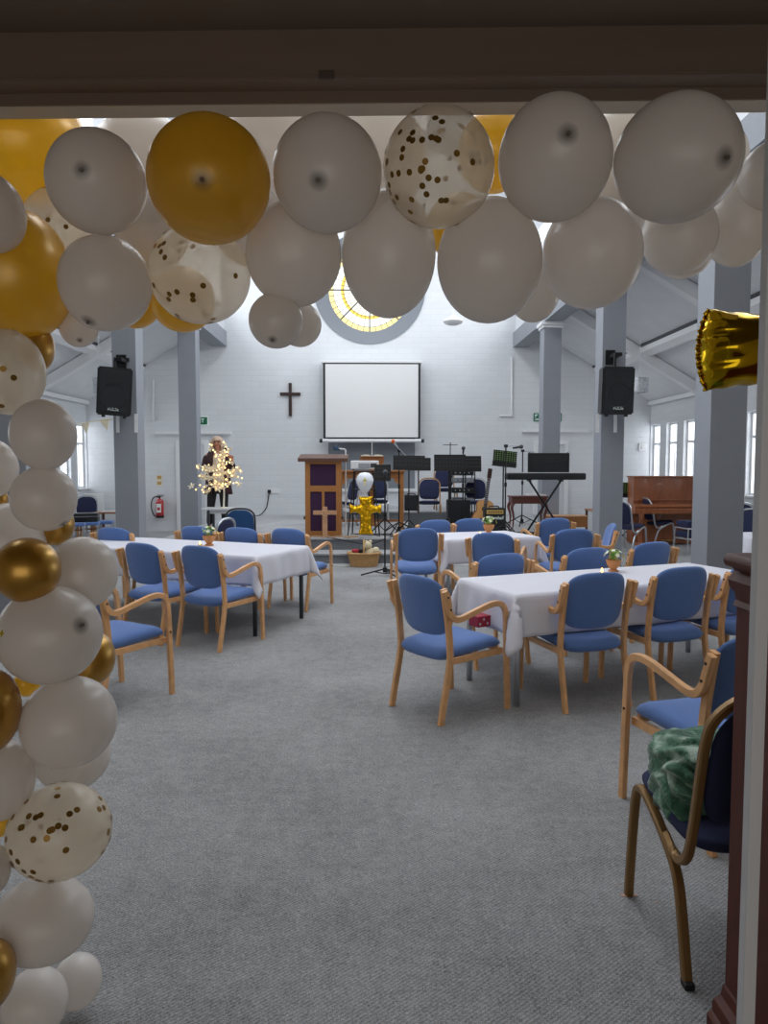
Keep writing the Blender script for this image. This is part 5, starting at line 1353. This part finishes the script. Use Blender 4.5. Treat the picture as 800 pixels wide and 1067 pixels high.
# hair: bob
b = NB(); bmesh.ops.create_uvsphere(b, u_segments=28, v_segments=20, radius=.125)
for v in b.verts:
    d = v.co.normalized(); k = 1+.05*noise.noise(d*6)+.02*math.sin(d.x*40)
    v.co = Vector((d.x*(.105 if d.z > 0 else .122)*k, d.y*.112*k, d.z*(.10 if d.z > 0 else .20)*k))
dele = [v for v in b.verts if v.co.y < -.05 and -.14 < v.co.z < .035 and abs(v.co.x) < .052]
bmesh.ops.delete(b, geom=dele, context='VERTS')
o = obj('hair', b, hair_m, person, smooth=True, loc=(0, -.085, 1.585)); o.rotation_euler = (R(18), 0, 0); md = o.modifiers.new('t', 'SOLIDIFY'); md.thickness = .018
# coat: open, quilted, to mid thigh
b = NB(); rings = []
for z, rx, ry, yo, gap in ((.66, .245, .17, .02, .45), (.80, .235, .165, .02, .42), (.95, .215, .155, .02, .40), (1.08, .205, .145, .01, .40), (1.22, .215, .145, 0, .38), (1.33, .215, .13, -.01, .36), (1.40, .165, .11, -.015, .36), (1.44, .10, .085, -.03, .5)):
    row = []
    for k in range(33):
        a_ = -PI/2+gap+(2*PI-2*gap)*k/32; q = 1+.02*math.sin(k*1.7)+.025*math.sin(z*60)
        row.append(b.verts.new((rx*q*math.cos(a_), yo+ry*q*math.sin(a_), z)))
    rings.append(row)
for A, B in zip(rings, rings[1:]):
    for k in range(32): b.faces.new((A[k], A[k+1], B[k+1], B[k]))
o = obj('coat', b, coat, person, smooth=True); md = o.modifiers.new('t', 'SOLIDIFY'); md.thickness = .022; md.offset = -1
for JJ in ([((-.17, .0, 1.365), .075), ((-.215, -.01, 1.24), .068), ((-.235, -.02, 1.12), .062), ((-.18, -.15, 1.105), .055), ((-.13, -.25, 1.10), .046)], [((.17, .0, 1.365), .075), ((.22, -.01, 1.24), .068), ((.255, -.03, 1.115), .062), ((.262, -.12, 1.18), .055), ((.27, -.195, 1.235), .046)]):
    skinned('coat_sleeve', JJ, [(i, i+1) for i in range(4)], coat, person, 1)
skinned('fur_collar', [((-.10, -.10, 1.36), .035), ((-.13, .0, 1.46), .05), ((0, .07, 1.50), .06), ((.13, .0, 1.46), .05), ((.10, -.10, 1.36), .035)], [(0, 1), (1, 2), (2, 3), (3, 4)], fur, person, 1)
skinned('cream_jumper', [((0, -.01, .80), (.185, .12)), ((0, -.01, .95), (.165, .115)), ((0, -.01, 1.1), (.150, .11)), ((0, -.02, 1.25), (.155, .112)), ((0, -.03, 1.36), (.13, .09)), ((0, -.045, 1.42), .065)], [(i, i+1) for i in range(5)], cream_top, person, 2)
skinned('trousers', [((0, .02, .88), (.15, .12)), ((-.10, .02, .80), .105), ((-.13, -.01, .48), .075), ((-.17, .03, .10), .055), ((.09, .02, .80), .105), ((.10, -.01, .48), .075), ((.11, .03, .10), .055)], [(0, 1), (1, 2), (2, 3), (0, 4), (4, 5), (5, 6)], trou, person, 2)
for s_, x in ((-1, -.17), (1, .11)):
    b = NB(); bmesh.ops.create_uvsphere(b, u_segments=16, v_segments=10, radius=1)
    for v in b.verts: v.co = Vector((x+v.co.x*.048, -.05+v.co.y*.13, max(0.002, .045+v.co.z*.055)))
    obj('shoe', b, shoe_m, person, smooth=True)
# ---------------------------------------------------------------- balloon garland round the doorway
def latex(name, front, trans, tw, gloss=.08, rough=.27, metal=0.0, clear=0.0, neck='#2a1c12'):
    m = bpy.data.materials.new(name); m.use_nodes = True; nt = m.node_tree; n = nt.nodes; n.clear(); L = nt.links.new
    out = n.new('ShaderNodeOutputMaterial'); at_ = n.new('ShaderNodeAttribute'); at_.attribute_name = 'neck'
    mixc = n.new('ShaderNodeMix'); mixc.data_type = 'RGBA'; mixc.inputs[6].default_value = srgb(front); mixc.inputs[7].default_value = srgb(neck); L(at_.outputs['Fac'], mixc.inputs[0])
    mixt = n.new('ShaderNodeMix'); mixt.data_type = 'RGBA'; mixt.inputs[6].default_value = srgb(trans); mixt.inputs[7].default_value = srgb(neck); L(at_.outputs['Fac'], mixt.inputs[0])
    if metal:
        df = n.new('ShaderNodeBsdfPrincipled'); df.inputs['Metallic'].default_value = metal; df.inputs['Roughness'].default_value = .32; L(mixc.outputs[2], df.inputs['Base Color'])
    else:
        df = n.new('ShaderNodeBsdfDiffuse'); L(mixc.outputs[2], df.inputs[0])
    tl = n.new('ShaderNodeBsdfTranslucent'); L(mixt.outputs[2], tl.inputs[0])
    a = n.new('ShaderNodeMixShader'); a.inputs[0].default_value = tw; L(df.outputs[0], a.inputs[1]); L(tl.outputs[0], a.inputs[2])
    last = a
    if clear:
        tr = n.new('ShaderNodeBsdfTransparent'); tr.inputs[0].default_value = (1, .985, .95, 1)
        c = n.new('ShaderNodeMixShader'); c.inputs[0].default_value = clear; L(a.outputs[0], c.inputs[1]); L(tr.outputs[0], c.inputs[2]); last = c
    gl = n.new('ShaderNodeBsdfGlossy'); gl.inputs['Roughness'].default_value = rough
    lw = n.new('ShaderNodeLayerWeight'); lw.inputs[0].default_value = .5; pw = n.new('ShaderNodeMath'); pw.operation = 'POWER'; pw.inputs[1].default_value = 4.0; L(lw.outputs['Facing'], pw.inputs[0])
    ma = n.new('ShaderNodeMath'); ma.operation = 'MULTIPLY_ADD'; ma.inputs[1].default_value = .45; ma.inputs[2].default_value = .045; L(pw.outputs[0], ma.inputs[0])
    g = n.new('ShaderNodeMixShader'); L(ma.outputs[0], g.inputs[0]); L(last.outputs[0], g.inputs[1]); L(gl.outputs[0], g.inputs[2]); L(g.outputs[0], out.inputs[0])
    return m
LW = latex('white_latex', '#f2eeea', '#f6efe8', .42)
LG = latex('gold_latex', '#e4b441', '#ffe052', .60, metal=.3)
LP = latex('pearl_gold_latex', '#c8962f', '#d89a20', .12, metal=.75)
LC = latex('clear_confetti_latex', '#f2e8d6', '#fbf0dc', .60, clear=.34)
disc_m = mat('gold_confetti_foil', '#8a6a30', .35, metal=.7)
knot_w = mat('white_knot', '#6d6259', .5); knot_g = mat('gold_knot', '#5a3c10', .5)
LAY = {'W': (LW, knot_w), 'G': (LG, knot_g), 'P': (LP, knot_g), 'C': (LC, knot_w)}
CONF = None
def balloon(px, py, rx, ry, Y, kind, label, nub=None, seed=0, ndisc=0, back=None):
    global CONF
    c = at(px, py, Y); dv = c-Vector((0, 0, H_EYE)); fwd = RM @ Vector((0, 0, -1)); dep = dv.dot(fwd)
    ca = dep/math.hypot(dep, dv.dot(RM @ Vector((0, 1, 0)))); cb = dep/math.hypot(dep, dv.dot(RM @ Vector((1, 0, 0))))
    RX = rx*dep/F*cb; RZ = ry*dep/F*ca; RY = (RX+RZ)/2
    # nub direction
    if nub:
        # place where the sight line through the nub meets the balloon
        r_ = ray(*nub).normalized(); S = Vector((1/RX, 1/RY, 1/RZ)); o_ = (Vector((0, 0, H_EYE))-c); o2 = Vector((o_[i]*S[i] for i in range(3))); d2 = Vector((r_[i]*S[i] for i in range(3)))
        A, Bq, Cq = d2.dot(d2), 2*o2.dot(d2), o2.dot(o2)-1; D = max(0, Bq*Bq-4*A*Cq); tt = (-Bq-math.sqrt(D))/(2*A); nd = (o2+d2*tt).normalized()
    else:
        nd = Vector(back or (random.uniform(-.5, .5), .9, random.uniform(-.4, .4))).normalized()
    bm = NB(); bmesh.ops.create_uvsphere(bm, u_segments=48, v_segments=32, radius=1)
    rot = Vector((0, 0, 1)).rotation_difference(nd).to_matrix()
    w = {}
    for v in bm.verts:
        cz = v.co.normalized().z; v_d = rot @ v.co
        k = 1+.05*max(0, cz)**6-.02*max(0, -cz)**2
        v.co = Vector((v_d.x*RX*k, v_d.y*RY*k, v_d.z*RZ*k))
        w[v.index] = max(0, min(1, (cz-.986)/.014))**1.5*.85
    me = bpy.data.meshes.new('balloon'); bm.to_mesh(me); bm.free(); m, km = LAY[kind]; me.materials.append(m); me.shade_smooth()
    if nub:
        at_ = me.attributes.new('neck', 'FLOAT', 'POINT')
        for i in range(len(me.vertices)): at_.data[i].value = w.get(i, 0)
    o = bpy.data.objects.new('balloon', me); C.objects.link(o); o.location = c
    grp = {'W': 'white balloons of the garland', 'G': 'glossy gold balloons of the garland', 'P': 'metallic gold balloons of the garland', 'C': 'clear confetti balloons of the garland'}[kind]
    tag(o, label, 'balloon', grp)
    pN = Vector((nd.x*RX, nd.y*RY, nd.z*RZ))*1.048
    b = NB(); s = RX/.15*.7
    lathe(b, [(0, -.012), (.006, -.008), (.005, 0), (.0035, .004), (.006, .009), (.008, .013), (0, .011)], 12)
    kq = obj('knot', b, km, o, smooth=40, loc=pN); kq.rotation_mode = 'QUATERNION'; kq.rotation_quaternion = Vector((0, 0, 1)).rotation_difference(nd); kq.scale = (s, s, s)
    if kind == 'C':
        rnd = random.Random(seed)
        if CONF is None:
            b = NB(); lathe(b, [(0, 0), (.0074, 0), (.0074, .0004), (0, .0004)], 14)
            CONF = bpy.data.meshes.new('confetti_disc'); bmesh.ops.recalc_face_normals(b, faces=b.faces[:]); b.to_mesh(CONF); b.free(); CONF.materials.append(disc_m)
        cl = [(rnd.uniform(-1, 1), rnd.uniform(-1, 1), rnd.uniform(-1, 1)) for _ in range(6)]
        for k in range(ndisc):
            base = Vector(cl[k % 6]).normalized(); d = (base*1.1+Vector((rnd.gauss(0, .5), rnd.gauss(0, .5), rnd.gauss(0, .5)))).normalized()
            q = bpy.data.objects.new('confetti_disc', CONF); C.objects.link(q); q.parent = o; q.location = Vector((d.x*RX, d.y*RY, d.z*RZ))*1.004
            nrm = Vector((d.x/RX, d.y/RY, d.z/RZ)).normalized(); q.rotation_mode = 'QUATERNION'; q.rotation_quaternion = Vector((0, 0, 1)).rotation_difference(nrm)
    return o
B = balloon
# hanging in front of the header, left to right
B(101, 190, 54, 57, 1.84, 'W', 'white balloon at top left with a knot spot, first under the header', nub=(86, 178))
B(218, 188, 65, 70, 1.76, 'G', 'big gold balloon with a dark knot spot, touching the header near the top left', nub=(211, 187))
B(341, 182, 57, 64, 1.80, 'W', 'white balloon with a knot spot between the big gold and the top confetti balloon', nub=(332, 187))
B(457, 175, 58, 66, 1.82, 'C', 'clear balloon with gold confetti dots at the top centre below the header', nub=None, seed=4, ndisc=70)
B(578, 166, 60, 69, 1.80, 'W', 'white balloon with a large dark knot spot right of the top confetti balloon', nub=(591, 141))
B(705, 166, 69, 70, 1.74, 'W', 'largest white balloon at top right, knot spot near its right edge', nub=(753, 164))
# second row
B(110, 295, 50, 51, 1.92, 'W', 'white balloon under the first front one at top left, left of the speckled balloon', nub=(93, 333))
B(208, 286, 54, 53, 1.98, 'C', 'clear confetti balloon directly under the big gold balloon', seed=7, ndisc=46)
B(306, 265, 50, 57, 1.97, 'W', 'white balloon of the second row, right of the confetti one under the big gold balloon')
B(405, 265, 49, 69, 1.99, 'W', 'white balloon overlapping the round window, second row')
B(510, 272, 55, 67, 1.93, 'W', 'white balloon of the second row just right of the round window')
B(617, 264, 53, 60, 1.95, 'W', 'white balloon of the second row above the right loudspeaker column')
B(708, 245, 41, 43, 2.02, 'W', 'white balloon peeking out under the largest one at top right')
B(768, 232, 36, 48, 2.08, 'W', 'bright white balloon near the right edge under the header')
B(800, 184, 31, 37, 1.96, 'W', 'white balloon cut by the right edge of the opening, upper right')
B(24, 148, 70, 70, 2.42, 'G', 'large gold balloon in the top left corner, half behind the header')
B(20, 287, 59, 70, 2.02, 'G', 'large gold balloon at the left edge below the corner one', back=(-.2, .6, .5))
B(-12, 222, 40, 44, 1.84, 'W', 'white balloon cut by the left edge between the two large gold balloons', nub=None)
B(190, 312, 35, 35, 2.20, 'G', 'gold balloon mostly hidden under the confetti balloon at upper left')
B(140, 308, 30, 35, 2.28, 'G', 'gold balloon showing as a sliver beside the upper left confetti balloon')
B(287.5, 334, 28.5, 29.5, 1.96, 'W', 'small white balloon hanging lowest at the top, left of the round window', nub=(284, 353))
B(312, 338, 23, 24, 2.12, 'W', 'small pale balloon just behind the lowest hanging one')
B(556, 300, 28, 37, 2.22, 'W', 'white balloon half hidden below the gap of the second row, right of the round window')
B(514, 158, 38, 46, 2.32, 'G', 'gold balloon showing through the gap at the top right of centre')
B(478, 236, 34, 36, 2.26, 'G', 'gold balloon seen as a small wedge under the top centre confetti balloon')
B(712, 262, 32, 29, 2.30, 'W', 'bright white balloon behind the lower right of the top row')
# bright ones behind the header
B(150, 176, 58, 62, 2.48, 'W', 'pale balloon behind the top row between the first white and the big gold one')
B(284, 158, 56, 58, 2.46, 'W', 'pale balloon behind the top row left of the white one with a knot')
B(392, 166, 54, 60, 2.48, 'W', 'pale balloon behind the top row left of the confetti one')
B(262, 236, 40, 44, 2.30, 'W', 'pale balloon behind the second row, right of the big gold balloon')
B(62, 238, 40, 44, 2.40, 'C', 'clear confetti balloon glimpsed between the two large gold balloons at left', seed=3, ndisc=24)
B(648, 160, 44, 52, 2.48, 'W', 'pale balloon behind the gap between the two white ones at top right')
B(158, 240, 40, 44, 2.36, 'W', 'pale balloon behind the gap left of the big gold balloon')
B(650, 200, 40, 50, 2.44, 'W', 'pale balloon behind the second row at right')
B(740, 170, 40, 48, 2.50, 'W', 'pale balloon behind the largest one at top right')
# down the left side
B(8, 388, 41, 45, 1.86, 'C', 'clear confetti balloon at the left edge below the large gold ones', seed=11, ndisc=20)
B(38, 362, 19, 26, 2.06, 'P', 'small gold balloon peeking out above the left edge confetti balloon')
B(82, 342, 21, 20, 2.12, 'W', 'small white balloon tucked below the upper left white one', nub=(83, 354))
B(45, 453, 36, 37, 1.80, 'W', 'round white balloon on the left column, upper of the similar stacked pair')
B(45.5, 519, 36, 34, 1.82, 'W', 'round white balloon on the left column, lower of the stacked pair', nub=(65, 545))
B(-10, 488, 30, 31, 1.90, 'W', 'white balloon cut by the left edge beside the stacked pair')
B(58, 547, 20, 22, 2.04, 'P', 'gold balloon sliver under the stacked white pair')
B(-6, 520, 15, 15, 2.02, 'P', 'tiny gold edge of a balloon at the left border')
B(10, 566, 40, 42, 1.98, 'W', 'white balloon behind the metallic gold one on the left column')
B(28, 594, 37, 34, 1.70, 'P', 'round metallic gold balloon at the left, halfway down')
B(86, 597, 38, 38, 1.88, 'W', 'white balloon bulging right at table height')
sb = B(52, 661, 57, 52, 1.74, 'W', 'largest white balloon of the left column, with a small gold star', nub=(83, 652))
B(92, 686, 29, 30, 1.98, 'P', 'metallic gold balloon behind the largest left column balloon, right side')
B(-12, 741, 34, 46, 1.66, 'P', 'metallic gold balloon cut by the left edge, below the largest white one')
B(28, 712, 15, 14, 2.00, 'G', 'gold sliver between the largest white balloon and the one below')
B(72, 752, 52, 49, 1.74, 'W', 'white balloon second in size on the left column, below the largest')
B(75, 786, 42, 38, 1.98, 'W', 'white balloon peeking out from under the second largest, above the low confetti balloon')
B(0, 813, 38, 44, 1.70, 'W', 'white balloon at the left edge beside the low confetti balloon')
B(62, 866, 57, 52, 1.72, 'C', 'clear confetti balloon low on the left column', seed=21, ndisc=56)
B(-2, 856, 16, 18, 1.96, 'G', 'orange gold sliver behind the low confetti balloon')
B(-16, 908, 28, 32, 1.62, 'W', 'white balloon barely showing at the left edge, low down')
B(44, 959, 57, 48, 1.74, 'W', 'wide white balloon second from the floor on the left')
B(-14, 1017, 31, 43, 1.58, 'P', 'metallic gold balloon cut by the bottom left edge')
B(36, 1046, 36, 42, 1.80, 'W', 'white balloon at the bottom left resting near the carpet')
B(80, 1023, 27, 32, 1.98, 'W', 'small white balloon lowest at the left, resting on the carpet')
# little gold star on the largest white balloon
st_m = mat('gold_star_sticker', '#c8b41e', .3, metal=.5)
q = at(2, 660, 1.74)-Vector(sb.location); b = NB(); pts = [((.009 if i % 2 == 0 else .005)*math.cos(i*PI/4), (.009 if i % 2 == 0 else .005)*math.sin(i*PI/4)) for i in range(8)]
r_ = ray(2, 660).normalized(); ctr_ = Vector(sb.location); S_ = sb.dimensions/2
prism(b, pts, 'y', -.0008, .0008)
o2 = Vector(((Vector((0, 0, H_EYE))-ctr_)[i]/S_[i] for i in range(3))); d2 = Vector((r_[i]/S_[i] for i in range(3))); A_, B_, C_ = d2.dot(d2), 2*o2.dot(d2), o2.dot(o2)-1
tt = (-B_-math.sqrt(max(0, B_*B_-4*A_*C_)))/(2*A_); hit = Vector((0, 0, H_EYE))+r_*tt-ctr_; nrm = Vector((hit.x/S_.x**2, hit.y/S_.y**2, hit.z/S_.z**2)).normalized()
o = obj('star_sticker', b, st_m, sb, loc=hit*1.002); o.rotation_mode = 'QUATERNION'; o.rotation_quaternion = Vector((0, -1, 0)).rotation_difference(nrm)

# gold foil balloon end at the right
Yg2 = 2.0
t = thing('foil_balloon', 'flared end of a shiny gold foil balloon poking in from the right', 'balloon'); c0 = at(765, 365, Yg2); t.location = c0
foil2 = mat('gold_mirror_foil', '#c9a51c', .13, metal=1.0, bump=.35, bscale=12)
bm = NB(); NS, NT = 90, 72; rings = []
sc = Yg2/F
for i in range(NS+1):
    u = i/NS                       # 0 at the crimped left end, 1 right
    xs2 = -38+190*u
    top = 40.5-17*min(1, u/.5)**1.2 if u < .9 else 23.5
    hgt = 42-6.5*math.sin(min(1, u/.42)*PI/2)
    if u > .85: hgt *= math.sqrt(max(.02, 1-((u-.85)/.15)**2))
    bow = 9*(1-1)                  # crimp line bows left in its middle
    dep = 31*math.sqrt(max(0, 1-(1-min(1, u/.18))**2))
    if u > .85: dep *= math.sqrt(max(.02, 1-((u-.85)/.15)**2))
    row = []
    for k in range(NT):
        a_ = 2*PI*k/NT; v = math.sin(a_); 
        x_ = xs2+(1-u)**3*(-0+10*(v*v))       # corners pulled right, middle bowed left
        lob = .86+.30*abs(math.sin(1.5*PI*(v+1)))*(1-min(1, u/.25))+.14*min(1, u/.25)
        cr_ = .9*math.sin(v*26)*(1-min(1, u/.15))
        row.append(bm.verts.new((x_*sc, -math.cos(a_)*dep*lob*sc+cr_*sc, v*hgt*sc+2.5*u*sc+.6*math.sin(u*40)*sc*(abs(v) > .9))))
    rings.append(row)
for A, Bq in zip(rings, rings[1:]):
    for k in range(NT): bm.faces.new((A[k], A[(k+1) % NT], Bq[(k+1) % NT], Bq[k]))
bm.faces.new(rings[-1])
bmesh.ops.remove_doubles(bm, verts=bm.verts[:], dist=1e-5)
obj('foil_body', bm, foil2, t, smooth=True)
# crimped seam fin along the end
b = NB(); A = []; n_ = 60
for i in range(n_+1):
    v = -1+2*i/n_; zz = v*42; xx = -38+10*v*v
    o1 = 2.6+.8*math.sin(i*1.9); A.append((b.verts.new((xx*sc+.002, (.8*math.sin(v*26))*sc, zz*sc)), b.verts.new(((xx-o1)*sc, (1.6*math.sin(v*30))*sc, zz*1.01*sc))))
for p_, q_ in zip(A, A[1:]): b.faces.new((p_[0], p_[1], q_[1], q_[0]))
o = obj('crimped_seam', b, foil2, t, smooth=True); md = o.modifiers.new('t', 'SOLIDIFY'); md.thickness = .0015
